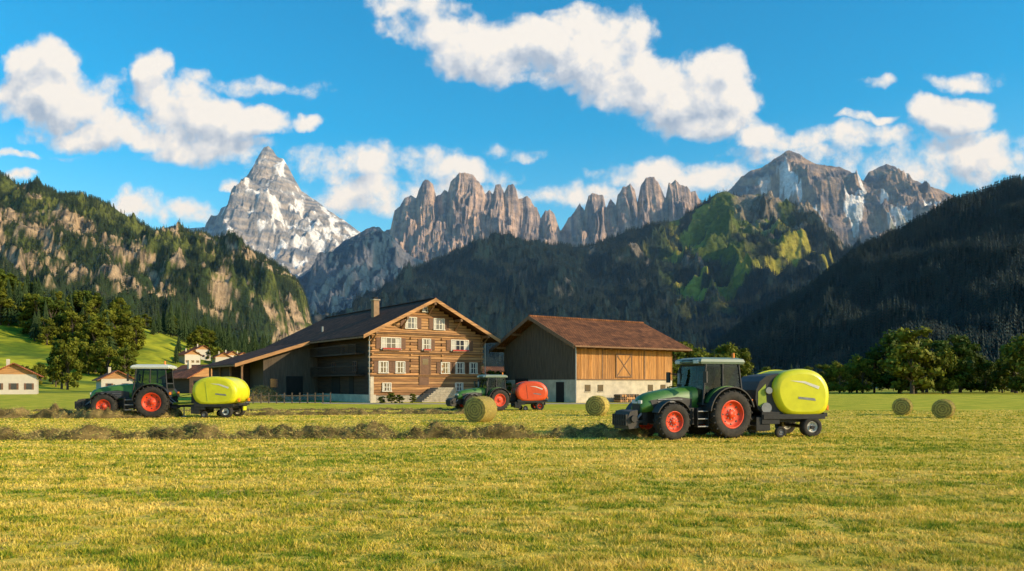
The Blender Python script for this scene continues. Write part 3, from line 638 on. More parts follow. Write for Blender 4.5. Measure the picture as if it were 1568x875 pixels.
mb.rb(-ov-.1,-ov-.003,-ov,Lf-1.3,ze-.05,ze+.12,beam); mb.cyl((-.3,-.25,.2),(-.3,-.25,ze+.2),.06,.06,metal,8); mb.cyl((Wf+.3,-.25,.2),(Wf+.3,-.25,ze+.2),.06,.06,metal,8)
mb.rb(xl-.1,xl-.003,Lf-1.2,Lr-.5,3.98,4.15,beam)
mb.obj('rake_boards_and_gutters',ch,.01)
mb=MB()
mb.rb(3.9,4.6,7.6,8.3,9.2,11.7,chimn); mb.rb(3.8,4.7,7.5,8.4,11.7,11.85,stonem); mb.rb(4.0,4.5,7.7,8.2,11.852,12.1,darki)
mb.cyl((1.4,17,8.2),(1.4,17,9.1),.12,.12,metal,8)
mb.obj('chimney',ch,.02)
mb=MB()
mb.rb(-6.6,-.01,Lf+.0,Lf+.15,.8,5.2,boardg); mb.prism([(-6.6,5.2),(-.01,5.2),(-.01,7.2),(-1.5,6.75),(-6.3,5.25)],Lf,Lf+.15,boardg)
x=-6.6
while x<-.1: mb.rb(x,x+.16,Lf-.025,Lf-.002,.8,min(5.1+(x+6.6)*.27,7),boardg); x+=.2
mb.rb(-6.65,-.02,Lf-.06,Lf+.2,0,.79,stonem); mb.rb(-6.6,-6.45,Lf+.16,Lr,0,5.1,boardg); mb.rb(-6.4,-.02,Lr-.2,Lr,0,5.4,boardg)
mb.rb(-3.9,-1.9,Lf-.09,-.03+Lf,.5,2.9,darki); mb.rb(-5.8,-4.9,Lf-.08,Lf-.03,1.6,2.6,darkg)
for yy in(Lf-.6,Lf+4,Lf+8.5,Lr-.8): mb.rb(xl+.9,xl+1.1,yy,yy+.2,0,4.2,beam)
mb.rb(xl+.85,xl+1.15,Lf-.7,Lr-.6,4.0,4.2,beam)
mb.rb(xl+1.2,-6.7,Lf+5,Lf+5.2,0,4.4,woodd); mb.rb(xl+1.2,xl+1.3,Lf+5.2,Lr-1,0,4.1,woodd)
mb.obj('wing_walls',ch,.01)
ba=empty('barn',(GX(882,84),84,0),A35)
Lb=14.4; Gb=13.4; be=6.35; bs=.443
mb=MB()
mb.rb(0,Lb,0,Gb,0,2.45,plast)
mb.rb(.12,Lb-.12,.12,Gb-.12,2.45,be-.1,boardo)
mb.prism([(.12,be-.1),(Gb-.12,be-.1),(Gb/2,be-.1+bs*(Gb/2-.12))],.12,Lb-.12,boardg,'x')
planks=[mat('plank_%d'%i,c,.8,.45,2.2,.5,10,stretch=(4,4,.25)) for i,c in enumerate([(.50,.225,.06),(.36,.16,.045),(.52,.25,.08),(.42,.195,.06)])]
x=.05
while x<Lb-.1: mb.rb(x,x+.17,-.0+random.uniform(0,.02),.11,2.46,be,random.choice(planks)); x+=.2
y=.05
while y<Gb-.1:
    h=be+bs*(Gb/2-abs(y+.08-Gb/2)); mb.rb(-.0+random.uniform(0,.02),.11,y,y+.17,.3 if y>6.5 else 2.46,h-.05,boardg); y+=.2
mb.obj('walls',ba,.008)
mb=MB()
mb.rb(5.6,8.0,-.06,-.005,2.7,5.3,boardo)
for a in(5.6,7.86): mb.rb(a,a+.14,-.1,-.061,2.7,5.3,beam)
for zz in(2.7,5.16): mb.rb(5.74,7.86,-.1,-.061,zz,zz+.14,beam)
for sg in(1,-1): mb.box((6.8,-.085-.001*sg,4.0),(3.1,.035,.12),beam,Matrix.Rotation(sg*math.atan2(2.3,2.1),3,'Y'))
mb.rb(-.1,-.01,2.0,3.3,0,2.2,darki); mb.rb(-.1,-.035,8.5,11,.2,2.6,darki)
for xx in(1.2,3.0,10.5,12.5): mb.rb(xx,xx+.8,-.03,.01,1.2,1.9,darkg); mb.rb(xx-.08,xx+.88,-.06,.0,1.1,1.19,stonem)
mb.cyl((-.12,-.12,.1),(-.12,-.12,be-.2),.07,.07,metal,8)
mb.rb(.0,Lb,-.12,-.02,2.42,2.52,beam); mb.rb(-.0,.12,-.02,.1,2.5,be,beam)
mb.rb(3.6,3.75,-.04,-.01,2.55,be-.2,beam); mb.rb(9.9,10.05,-.04,-.01,2.55,be-.2,beam)
mb.obj('doors_and_trim',ba,.008)
mb=MB(); bo=1.25; zr=be+bs*Gb/2; ze=be-bs*bo
mb.prism([(-bo,ze),(Gb/2,zr),(Gb/2,zr+.24),(-bo,ze+.24)],-bo,Lb+1.9,tileB,'x'); mb.prism([(Gb+bo,ze),(Gb/2+.003,zr),(Gb/2+.003,zr+.24),(Gb+bo,ze+.24)],-bo,Lb+1.9,tileB,'x')
mb.cyl((-bo-.02,Gb/2,zr+.24),(Lb+1.9,Gb/2,zr+.24),.14,.14,tileB,8)
mb.obj('roof',ba)
mb=MB()
for sg,y0 in((1,-bo),(-1,Gb+bo)):
    mb.prism([(y0,ze-.14),(Gb/2,zr-.14),(Gb/2,zr+.29),(y0,ze+.29)],-bo-.08,-bo-.01+.001*sg,beam,'x')
mb.rb(-bo,Lb+1.9,-bo-.14,-bo-.004,ze+.02,ze+.18,beam)
for y in (0.1,3.4,6.7,10,13.2):
    h=be+bs*(Gb/2-abs(y-Gb/2)); mb.rb(-bo+.02,.1,y-.1,y+.1,h-.32,h-.06,beam)
x=.3
while x<Lb+1.5: mb.rb(x,x+.12,-bo+.05,.0,ze+.02-.12,ze+.02+.0,beam); x+=1.2
mb.obj('rake_boards_and_gutters',ba,.01)
an=empty('garden_shed',(GX(748,102),102,0),A35)
mb=MB(); mb.rb(0,5,0,4,0,2.9,boardg); mb.prism([(-.5,2.9),(4.5,4.2),(4.5,4.35),(-.5,3.05)],-.5,5.5,tileB,'x'); mb.rb(.8,1.8,-.03,-.002,0,2,darki); mb.rb(2.6,3.8,-.03,-.002,1.1,2.0,darkg); mb.rb(0,.12,-2.2,-2.08,0,2.6,beam); mb.rb(4.8,4.92,-2.2,-2.08,0,2.6,beam); mb.rb(-.1,5.1,-2.25,-2.05,2.6,2.75,beam)
mb.obj('walls_and_roof',an,.01)
whitewall=mat('village_render',(.52,.46,.37),.9,.08,1)
def village(u,d,w,dp,h,rz,z=0,wallm=whitewall):
    e=empty('village_house',(GX(u,d),d,z),rz); mb=MB()
    mb.rb(0,w,0,dp,-1,h,wallm); mb.prism([(0,h),(w,h),(w/2,h+w*.27)],0,dp,woodw)
    for i in range(max(2,int(w/2.5))):
        for k in range(max(1,int(h/2.6))):
            s=(i+.5)*w/max(2,int(w/2.5)); mb.rb(s-.45,s+.45,-.05,-.002,k*2.6+.9,k*2.6+2.1,darkg); mb.rb(s-.8,s-.48,-.06,-.003,k*2.6+.9,k*2.6+2.1,shut); mb.rb(s+.48,s+.8,-.06,-.003,k*2.6+.9,k*2.6+2.1,shut)
    mb.obj('walls',e); mb=MB(); o=.9; s=.54; zr=h+w*.27; ze=zr-s*(w/2+o)
    mb.prism([(-o,ze),(w/2,zr),(w/2,zr+.2),(-o,ze+.2)],-o,dp+o,tileC); mb.prism([(w+o,ze),(w/2+.003,zr),(w/2+.003,zr+.2),(w+o,ze+.2)],-o,dp+o,tileC); mb.rb(w*.3,w*.3+.6,dp*.5,dp*.5+.6,h,zr+1,plast)
    mb.obj('roof',e)
village(-15,150,7.5,9,3.8,.5); village(155,190,7,9,3.2,.6); village(290,165,9,10,3.5,.9,wallm=woodd); village(255,175,6,7,2.6,.4,wallm=woodd)
village(258,200,6,7,3,.3); village(320,185,7,7,3.2,.2)
for u,d in((283,400),(300,430),(330,420),(345,440),(362,450)):
    x=GX(u,d); village(u,d,8,9,5,random.uniform(.2,.9),float(hillz(x,d)))
for u,d in((1075,300),(1290,330),(1350,340)): village(u,d,8,9,4.5,.5)
gravel=mat('gravel',(.40,.33,.22),.95,.25,1.5,.5,25)
pts=[]
for i in range(40):
    t=i/39; x=-30+t*48; pts.append((x,78.2+1.0*math.sin(t*9)+ .5*math.sin(t*31)+ (6 if x<-20 else 0)*(1-t)))
top=[(x,y+3.6+1.5*abs(math.sin(x*.3))) for x,y in reversed(pts)]
mb=MB(); n=len(pts)
vs=[(x,y,.006) for x,y in pts]+[(x,y,.006) for x,y in reversed(top)]
mb.add(vs,[(i,i+1,n+i+1,n+i) for i in range(n-1)],gravel); mb.obj('gravel_yard')
# ------------------------------------------------------------ hay
haym=colmat('hay',.9,3,.3,transl=.2,det=2)
def hay_strands(V0,nrm,ln,w,base,name,parent=None,lump=None):
    n=len(V0); d=RNG.normal(size=(n,3)); d[:,2]*=.45; d/=np.linalg.norm(d,axis=1)[:,None]; s=RNG.normal(size=(n,3)); s-= (s*d).sum(1)[:,None]*d; s/=np.linalg.norm(s,axis=1)[:,None]
    L_=ln*(.4+RNG.random(n))[:,None]; V=np.stack([V0-s*w,V0+s*w,V0+d*L_+nrm*L_*.3],1).reshape(-1,3)
    c=np.array(base)*(.35+RNG.random(n)*1.1)[:,None]
    if lump is not None: c=c*lump[:,None]
    gr=RNG.random(n)<.3; c[gr]*=np.array([.7,1.0,.6])
    return np_obj(name,V,np.arange(n*3).reshape(-1,3),haym,np.repeat(c,3,0),parent=parent)
def windrow(x0,y0,x1,y1,w,h,dens_,seed):
    Ln=math.hypot(x1-x0,y1-y0); nx=int(Ln/.10); ns=17; e=empty('hay_windrow')
    s=np.linspace(0,1,nx); q=np.linspace(-1,1,ns); Sg,Q=np.meshgrid(s,q,indexing='ij')
    d=np.array([(x1-x0)/Ln,(y1-y0)/Ln]); nrm=np.array([-d[1],d[0]])
    mw=1+.4*gn(Sg*Ln/1.3,Sg*0+seed,seed); mh=.85+1.4*gn(Sg*Ln/1.25,Q*.5+seed+3,seed+1)+.7*gn(Sg*Ln/.4,Q*1.5+9,seed+2)
    wob=.7*gn(Sg*Ln/4,Sg*0+5,seed)
    off=Q*w*mw+wob; z=h*np.clip(mh,.12,2.2)*np.clip(1-Q**2,0,1)**.7+.08*fbm(Sg*Ln*3,Q*3,3,seed)*(1-Q**2)-.01
    X=x0+d[0]*Sg*Ln+nrm[0]*off; Y=y0+d[1]*Sg*Ln+nrm[1]*off
    V=np.stack([X,Y,z],-1).reshape(-1,3); idx=np.arange(nx*ns).reshape(nx,ns); fc=np.stack([idx[:-1,:-1],idx[1:,:-1],idx[1:,1:],idx[:-1,1:]],-1).reshape(-1,4)
    lum=np.clip(1+1.2*fbm(Sg*Ln*1.5,Q*2,3,seed+8),.4,1.8).reshape(-1)
    c=np.array([.20,.14,.05])*lum[:,None]; np_obj('hay_core',V,fc,haym,c,smooth=False,parent=e)
    n=int(Ln*dens_); k=RNG.integers(0,len(V),n); V0=V[k]+RNG.normal(0,.05,(n,3)); V0[:,2]=np.abs(V0[:,2]); hay_strands(V0,np.array([0,0,1.0]),.17,.009,(.50,.36,.12),'hay_strands',e,lum[k])
windrow(-27,28.2,5.0,30.0,.60,.34,1000,3)
windrow(-34,46.5,-20,47.3,.9,.42,600,5); windrow(-17,50.5,-2.5,53.5,.6,.22,400,7); windrow(-40,57,-4,61,.5,.12,200,9)
hp=empty('hay_heap',(GX(402,90),89.5,0)); n=5000; a=RNG.random(n)*6.28; r=RNG.random(n)**.5; V0=np.stack([np.cos(a)*r*2.6,np.sin(a)*r*1.8,1.7*(1-r**1.6)],1)
mb=MB(); rings=[[(math.cos(t)*2.6*rr,math.sin(t)*1.8*rr,1.68*(1-rr**1.6)) for t in np.linspace(0,2*math.pi,20,endpoint=False)] for rr in(1,.8,.6,.4,.2,.05)]
hayc=mat('hay_core_heap',(.25,.18,.08),.9,.4,3,.6,8); mb.loft(rings,hayc); mb.obj('hay_core',hp); hay_strands(V0,np.array([0,0,1.0]),.3,.03,(.42,.29,.11),'hay_strands',hp)
def balemat():
    m,nt_,b=newmat('bale_hay'); tc=N(nt_,'ShaderNodeTexCoord'); sp_=N(nt_,'ShaderNodeSeparateXYZ'); L(nt_,tc.outputs['Object'],sp_.inputs[0])
    r=MA('SQRT',MA('ADD',MA('MULTIPLY',sp_.outputs[0],sp_.outputs[0],tree=nt_),MA('MULTIPLY',sp_.outputs[2],sp_.outputs[2],tree=nt_),tree=nt_),tree=nt_)
    n=N(nt_,'ShaderNodeTexNoise'); n.inputs['Scale'].default_value=9; n.inputs['Detail'].default_value=8; n.inputs['Roughness'].default_value=.8; L(nt_,tc.outputs['Object'],n.inputs[0])
    w=MA('SINE',MA('MULTIPLY_ADD',n.outputs['Fac'],9,MA('MULTIPLY',r,45,tree=nt_),tree=nt_),tree=nt_)
    f=MA('ADD',MA('MULTIPLY',n.outputs['Fac'],.75,tree=nt_),MA('MULTIPLY_ADD',w,.10,.12,tree=nt_),tree=nt_)
    cr=N(nt_,'ShaderNodeValToRGB'); cr.color_ramp.elements[0].position=.32; cr.color_ramp.elements[0].color=(.12,.09,.02,1); cr.color_ramp.elements[1].position=.72; cr.color_ramp.elements[1].color=(.68,.50,.11,1); L(nt_,f,cr.inputs[0]); L(nt_,cr.outputs[0],b.inputs['Base Color']); b.inputs['Roughness'].default_value=.9
    bp=N(nt_,'ShaderNodeBump'); bp.inputs['Strength'].default_value=1; bp.inputs['Distance'].default_value=.05; L(nt_,f,bp.inputs['Height']); L(nt_,bp.outputs[0],b.inputs['Normal']); return m
bmt=balemat()
def bale(u,d,rz,dia=1.3,wd=1.2):
    e=empty('round_bale',(GX(u,d),d,dia/2-.03),rz); mb=MB(); R=dia/2; n=48; ys=[-wd/2,-wd/2+.05,-wd/4,0,wd/4,wd/2-.05,wd/2]; rs=[R-.06,R,R,R,R,R,R-.06]; rings=[]
    for y,r_ in zip([-wd/2-.015,-wd/2-.01]+ys+[wd/2+.01,wd/2+.015],[.02,R*.5]+rs+[R*.5,.02]):
        rings.append([((r_*(1+random.uniform(-.012,.012)))*math.cos(2*math.pi*i/n),y+random.uniform(-.008,.008),(r_*(1+random.uniform(-.012,.012)))*math.sin(2*math.pi*i/n)) for i in range(n)])
    mb.loft(rings,bmt); mb.obj('bale_body',e)
    n=2600; a=RNG.random(n)*6.28; side=RNG.random(n)<.45; r_=np.where(side,R*np.sqrt(RNG.random(n)),R*.995); y=np.where(side,np.sign(RNG.random(n)-.5)*wd/2,(RNG.random(n)-.5)*wd)
    V0=np.stack([np.cos(a)*r_,y,np.sin(a)*r_],1); nr=np.where(side[:,None],np.stack([a*0,np.sign(y),a*0],1),np.stack([np.cos(a),a*0,np.sin(a)],1)); hay_strands(V0,nr*.6,.09,.008,(.60,.44,.12),'loose_straw',e)
bale(736,41.8,math.radians(-28),1.36); bale(915,50,math.radians(-20),1.28); bale(1382,51,math.radians(-30),1.12,1.15); bale(1445,46.5,math.radians(-35),1.12,1.15)
# ------------------------------------------------------------ tractors
green=mat('green_paint',(.060,.155,.025),.4,.25,2,coat=.2); greend=mat('dark_green_paint',(.03,.075,.025),.4,.15,2)
rim=mat('red_rim',(.66,.055,.012),.5,.25,3); tyre=mat('tyre_rubber',(.032,.027,.021),.85,.45,6,.3,20); blk=mat('black_parts',(.024,.022,.020),.55,.4,5)
lime=mat('lime_paint',(.66,.62,.015),.38,.12,1.5,coat=.2); redp=mat('red_paint',(.72,.085,.02),.4,.15,2,coat=.2); limed=mat('lime_dark',(.30,.36,.03),.45,.15,2)
roofm=mat('cab_roof',(.17,.22,.16),.4,.1,2); roofw=mat('cab_roof_light',(.55,.56,.48),.4,.1,2); lampm=mat('lamp_glass',(.6,.6,.55),.15,.05,2); orange=mat('beacon',(.8,.22,.02),.3,.05,2); seat=mat('seat_fabric',(.05,.05,.05),.9,.2,5); greym=mat('grey_metal',(.22,.22,.22),.5,.25,4,metal=.3); mud=mat('dusty_metal',(.07,.06,.05),.8,.3,4)
gl,ngl,bb=newmat('cab_glass'); tr=N(ngl,'ShaderNodeBsdfTransparent'); tr.inputs[0].default_value=(.36,.46,.43,1); gs=N(ngl,'ShaderNodeBsdfGlossy'); gs.inputs['Roughness'].default_value=.03; gs.inputs['Color'].default_value=(.35,.37,.36,1); lw=N(ngl,'ShaderNodeFresnel'); lw.inputs[0].default_value=1.2
nn=N(ngl,'ShaderNodeTexNoise'); nn.inputs['Scale'].default_value=2; ad=MA('MULTIPLY_ADD',nn.outputs['Fac'],.08,MA('MULTIPLY',lw.outputs[0],.5,tree=ngl),tree=ngl,clamp=True)
mxx=N(ngl,'ShaderNodeMixShader'); L(ngl,ad,mxx.inputs[0]); L(ngl,tr.outputs[0],mxx.inputs[1]); L(ngl,gs.outputs[0],mxx.inputs[2]); L(ngl,mxx.outputs[0],ngl.nodes['Material Output'].inputs[0])
def wheel(name,par,x,y,R,w,rimr,rimm,lugs=22,lugm=True):
    mb=MB(); c=(x,y,R-.02)
    h=w/2; mb.lathe([(rimr*1.0,-h*.75),(rimr*1.12,-h*.95),(R*.86,-h),(R*.95,-h*.85),(R*.965,-h*.4),(R*.97,0),(R*.965,h*.4),(R*.95,h*.85),(R*.86,h),(rimr*1.12,h*.95),(rimr,h*.75)],c,tyre,40)
    if lugm:
        for i in range(lugs):
            for sg in(-1,1):
                t=2*math.pi*(i+(.5 if sg>0 else 0))/lugs; R3=Matrix.Rotation(-t,3,'Y')@Matrix.Rotation(sg*.6,3,'X').to_3x3()
                mb.box((c[0]+math.cos(t)*R*.965,c[1]+sg*h*.48,c[2]+math.sin(t)*R*.965),(R*.085,h*1.12,R*.055),tyre,R3)
    for sg in(-1,1):
        mb.lathe([(rimr*1.03,sg*h*.80),(rimr*.98,sg*h*.86),(rimr*.93,sg*h*.78),(rimr*.86,sg*h*.5),(rimr*.55,sg*h*.30),(rimr*.42,sg*h*.42),(rimr*.30,sg*h*.44),(rimr*.28,sg*h*.62),(.001,sg*h*.64)],c,rimm,32)
        for i in range(8):
            t=2*math.pi*i/8; p=(c[0]+math.cos(t)*rimr*.36,c[1]+sg*h*.42,c[2]+math.sin(t)*rimr*.36); mb.cyl(p,(p[0],p[1]+sg*.03,p[2]),.022,.022,greym,6)
            p=(c[0]+math.cos(t)*rimr*.72,c[1]+sg*h*.405,c[2]+math.sin(t)*rimr*.72); mb.cyl((p[0],p[1]-.01,p[2]),(p[0],p[1]+sg*.012,p[2]),rimr*.075,rimr*.075,blk,8)
    return mb.obj(name,par)
def tractor(loc,rz,sc=1.0,roof_m=roofm):
    e=empty('tractor',loc,rz,sc)
    for sg in(-1,1):
        wheel('rear_wheel',e,0,sg*.92,.88,.54,.50,rim); wheel('front_wheel',e,2.45,sg*.88,.66,.42,.36,rim,20)
    mb=MB()
    mb.rb(-.5,3.1,-.28,.28,.55,1.05,blk); mb.rb(-.55,.55,-.42,.42,.6,1.25,blk); mb.cyl((0,-.7,.87),(0,.7,.87),.16,.16,blk,12); mb.cyl((2.45,-.7,.64),(2.45,.7,.64),.10,.10,greym,10); mb.rb(2.25,2.65,-.2,.2,.5,.75,greym)
    mb.rb(.62,1.55,-.72,-.34,.5,1.1,blk); mb.rb(.62,1.55,.34,.72,.5,1.1,blk)
    for i in range(3):
        for sg in(-1,1): mb.rb(.95,1.4,sg*.76,sg*.98,.42+i*.27,.46+i*.27,greym)
    for sg in (-1,1): mb.rb(.93,.95,sg*.76,sg*.98,.42,1.1,blk); mb.rb(1.4,1.42,sg*.76,sg*.98,.42,1.1,blk)
    mb.rb(3.1,3.3,-.35,.35,.5,1.0,blk)
    for sg in(-1,1): mb.box((3.5,sg*.35,.62),(.6,.07,.1),blk,Matrix.Rotation(.12,3,'Y')); mb.cyl((3.25,sg*.25,.95),(3.6,sg*.35,.68),.04,.04,greym,8)
    mb.prism([(3.55,.42),(3.95,.38),(4.05,.7),(3.9,1.0),(3.6,1.05)],-.48,.48,mud); mb.cyl((3.8,-.6,.75),(3.8,.6,.75),.12,.12,blk,10)
    for i in range(7): mb.rb(4.0,4.07,-.45+i*.14,-.45+i*.14+.08,.5,.9,blk)
    for sg in(-1,1): mb.box((-.75,sg*.4,.6),(.8,.07,.1),blk,Matrix.Rotation(-.2,3,'Y')); mb.cyl((-.4,sg*.35,1.25),(-.95,sg*.4,.75),.035,.035,greym,8)
    mb.obj('chassis',e,.012)
    mb=MB()
    def ring(x,wt,wb,zt,zb): return [(x,-wb,zb),(x,-wb*1.02,zb+(zt-zb)*.45),(x,-wt,zt-.16),(x,-wt*.72,zt-.03),(x,0,zt+.02),(x,wt*.72,zt-.03),(x,wt,zt-.16),(x,wb*1.02,zb+(zt-zb)*.45),(x,wb,zb)]
    mb.loft([ring(1.0,.44,.46,1.86,1.0),ring(1.6,.43,.46,1.83,1.0),ring(2.3,.41,.45,1.75,1.0),ring(2.9,.38,.43,1.64,1.0),ring(3.2,.34,.40,1.52,.96),ring(3.34,.26,.34,1.34,.95)],green)
    mb.obj('bonnet',e)
    mb=MB()
    for sg in(-1,1):
        mb.add([(1.3,sg*.487,1.05),(2.9,sg*.465,1.05),(3.05,sg*.44,1.38),(1.9,sg*.464,1.5),(1.3,sg*.484,1.42)],[(0,1,2,3,4)],blk)
        for i in range(4): z=1.12+i*.09; mb.rb(1.7,2.75,sg*.47,sg*.485,z,z+.03,greym)
        mb.box((3.32,sg*.2,1.32),(.06,.2,.12),lampm)
    mb.rb(3.345,3.365,-.24,.24,.98,1.24,blk); mb.rb(3.36,3.375,-.1,.1,1.26,1.33,lampm)
    mb.cyl((1.15,-.5,1.5),(1.15,-.5,2.35),.055,.055,greym,10); mb.cyl((1.15,-.5,2.35),(1.1,-.5,2.55),.05,.04,blk,10); mb.cyl((1.15,-.5,1.5),(1.15,-.5,1.95),.09,.09,blk,10)
    mb.obj('grille_and_exhaust',e,.008)
    mb=MB()
    for sg in(-1,1):
        mb.arc((0,0,.86),.96,1.0,sg*.62,sg*1.18,8,165,blk,16)
        mb.arc((0,0,.86),.55,.99,sg*.60,sg*.63,20,160,green,14)
        mb.arc((0,0,.86),.965,1.03,sg*.62,sg*.9,25,120,green,14)
        mb.arc((2.45,0,.64),.74,.77,sg*.68,sg*1.08,25,150,blk,10); mb.rb(2.4,2.5,sg*.6,sg*.7,.64,1.38,blk)
        mb.rb(-.95,-.9,sg*.8,sg*1.1,1.25,1.4,orange)
    mb.obj('fenders',e)
    mb=MB()
    zf,zt=1.25,2.72
    mb.rb(-.62,1.0,-.62,.62,1.0,1.27,blk)
    for sg in(-1,1):
        w=.78
        for a,b_ in(((1.05,w,1.2),(.86,w-.06,zt)),((.18,w+.02,1.2),(.14,w-.04,zt)),((-.72,w,1.55),(-.62,w-.08,zt))):
            mb.cyl((a[0],sg*a[1],a[2]),(b_[0],sg*b_[1],b_[2]),.045,.04,blk,6)
        mb.cyl((1.05,sg*w,1.22),(.18,sg*(w+.02),1.22),.035,.035,blk,6); mb.cyl((.18,sg*(w+.02),1.55),(-.72,sg*w,1.6),.035,.035,blk,6)
        mb.cyl((.95,sg*.75,2.3),(1.2,sg*1.12,2.35),.018,.018,blk,5); mb.rb(1.16,1.22,sg*1.02,sg*1.22,2.0,2.4,blk)
    mb.rb(1.0,1.07,-.78,.78,1.2,1.28,blk); mb.rb(-.74,-.68,-.78,.78,1.5,1.6,blk)
    mb.rb(-.35,.1,-.25,.25,1.27,1.6,seat); mb.rb(-.42,-.32,-.25,.25,1.6,2.2,seat); mb.cyl((.75,0,1.3),(.6,0,1.85),.05,.04,blk,8); mb.lathe([(.2,-.015),(.22,0),(.2,.015)],(.58,0,1.88),blk,14)
    mb.rb(-.5,.3,-.74,-.5,1.27,1.75,seat); mb.rb(.75,.95,-.3,.3,1.27,1.9,seat); mb.rb(-.7,-.5,-.7,.7,1.27,1.9,seat); mb.rb(-.6,.9,-.7,.7,2.6,2.67,seat)
    mb.obj('cab_frame',e)
    mb=MB()
    for sg in(-1,1):
        w=.775
        mb.add([(1.03,sg*w,1.25),(.2,sg*(w+.01),1.25),(.16,sg*(w-.05),2.68),(.86,sg*(w-.07),2.68)],[(0,1,2,3)],gl)
        mb.add([(.16,sg*(w+.01),1.58),(-.7,sg*w,1.62),(-.61,sg*(w-.08),2.68),(.12,sg*(w-.05),2.68)],[(0,1,2,3)],gl)
    mb.add([(1.05,-.76,1.28),(1.05,.76,1.28),(.88,.7,2.68),(.88,-.7,2.68)],[(0,1,2,3)],gl); mb.add([(-.72,-.76,1.6),(-.72,.76,1.6),(-.63,.69,2.68),(-.63,-.69,2.68)],[(0,1,2,3)],gl)
    mb.obj('cab_glass',e)
    mb=MB()
    def rr(x0,x1,w,z): return [(x0,-w,z),(x1,-w*.95,z),(x1+.05,0,z),(x1,w*.95,z),(x0,w,z),(x0-.05,0,z)]
    mb.loft([rr(-.78,1.08,.80,2.68),rr(-.82,1.14,.84,2.76),rr(-.78,1.08,.80,2.86),rr(-.6,.85,.62,2.92)],roof_m,smooth=False)
    for sg in(-1,1):
        for xx in(1.14,-.86): mb.rb(xx-.05,xx+.05,sg*.42,sg*.68,2.70,2.82,lampm)
    mb.cyl((-.55,.5,2.9),(-.55,.5,3.1),.06,.05,orange,10); mb.cyl((-.4,-.4,2.9),(-.42,-.4,3.3),.008,.008,blk,4)
    mb.rb(1.1,1.16,-.3,.3,2.7,2.83,blk)
    mb.obj('cab_roof',e,.02)
    return e
def smoothp(P,it=2):
    for _ in range(it):
        Q=[]
        for i in range(len(P)):
            a=P[i];b=P[(i+1)%len(P)]; Q+=[(a[0]*.75+b[0]*.25,a[1]*.75+b[1]*.25),(a[0]*.25+b[0]*.75,a[1]*.25+b[1]*.75)]
        P=Q
    return P
def baler(loc,rz,sc,paint,paint2,style=0):
    e=empty('round_baler',loc,rz,sc)
    P=smoothp([(1.15,.95),(1.45,1.55),(1.25,2.25),(.3,2.6),(-.9,2.5),(-1.45,1.95),(-1.5,1.3),(-1.15,.82),(.7,.75)]) if style!=1 else smoothp([(.45,.85),(.85,1.6),(.75,2.3),(-.1,2.6),(-1.0,2.5),(-1.45,1.95),(-1.45,1.2),(-1.2,.82),(-.3,.78)])
    cx_=sum(p[0] for p in P)/len(P);cz=1.6; w=1.12; mb=MB(); rings=[]
    for y,s in((-w-.10,.80),(-w-.07,.90),(-w,.97),(-w+.10,1.0),(-w+.25,1.0)): rings.append([(cx_+(a-cx_)*s,y,cz+(b-cz)*s) for a,b in P])
    mb.loft(rings,paint); mb.loft([[(x,-y,z) for x,y,z in r] for r in rings],paint); mb.obj('side_panels',e)
    s=.965; mb=MB(); P2=[(cx_+(a-cx_)*s,cz+(b-cz)*s) for a,b in P]; mb.prism(P2,-w+.24,w-.24,paint2)
    if style==1:
        mb.prism(smoothp([(.3,.8),(1.3,.85),(1.5,1.6),(1.2,2.25),(.5,2.4),(.0,2.4),(.0,.8)],1),-w+.1,w-.1,blk)
        for sg in(-1,1):
            mb.add([(1.0,sg*(w-.09),.95),(1.35,sg*(w-.09),1.2),(1.35,sg*(w-.09),1.7),(1.05,sg*(w-.09),2.0)],[(0,1,2,3)],limed)
            mb.cyl((1.05,sg*(w-.1),1.1),(1.05,sg*(w+.0),1.1),.2,.2,greym,14); mb.cyl((.95,sg*(w-.1),1.75),(.95,sg*(w+.0),1.75),.13,.13,greym,12)
    mb.obj('bale_chamber',e)
    mb=MB()
    for sg in(-1,1):
        yy=sg*(w+.105)
        if style!=1: mb.box((.42,yy,1.62),(.025,.02,1.2),limed if style==0 else blk,Matrix.Rotation(.12,3,'Y'))
        mb.add([(-1.0,yy*1.004,1.9),(-.4,yy*1.004,2.1),(.2,yy*1.004,2.12),(-.35,yy*1.004,2.03),(-.95,yy*1.004,1.8)],[(0,1,2,3,4)],whitep)
        mb.add([(-.85,yy*1.004,1.36),(-.15,yy*1.004,1.44),(-.15,yy*1.004,1.52),(-.8,yy*1.004,1.46)],[(0,1,2,3)],greym)
        mb.rb(-1.25,1.2,sg*(w-.1),sg*(w+.06),.68,.86,blk)
        mb.rb(.55,1.25,sg*(w-.12),sg*(w+.02),.5,.95,blk)
        mb.rb(-1.52,-1.44,sg*.7,sg*.95,1.0,1.2,orange)
    if style!=1: mb.rb(.55,1.3,-w+.05,w-.05,2.0,2.3,blk)
    mb.rb(-.9,1.3,-.85,.85,.55,.8,blk); mb.cyl((1.15,-1.05,.42),(1.15,1.05,.42),.2,.2,mud,12)
    for i in range(14):
        y=-1+i*2/13
        for t in range(0,360,60): mb.box((1.15+math.cos(math.radians(t))*.24,y,.42+math.sin(math.radians(t))*.24),(.14,.015,.015),greym,Matrix.Rotation(-math.radians(t),3,'Y'))
    mb.rb(.9,1.45,-1.1,-1.05,.25,.75,blk); mb.rb(.9,1.45,1.05,1.1,.25,.75,blk)
    mb.box((2.15,0,.72),(2.0,.16,.16),blk,Matrix.Rotation(.05,3,'Y')); mb.box((1.8,.35,.7),(1.3,.1,.12),blk,Matrix.Rotation(-.4,3,'Z')); mb.box((1.8,-.35,.7),(1.3,.1,.12),blk,Matrix.Rotation(.4,3,'Z'))
    mb.cyl((1.2,0,.95),(3.1,0,.85),.07,.07,limed if style!=2 else blk,10); mb.rb(1.25,1.75,-.35,.35,.85,1.45,blk)
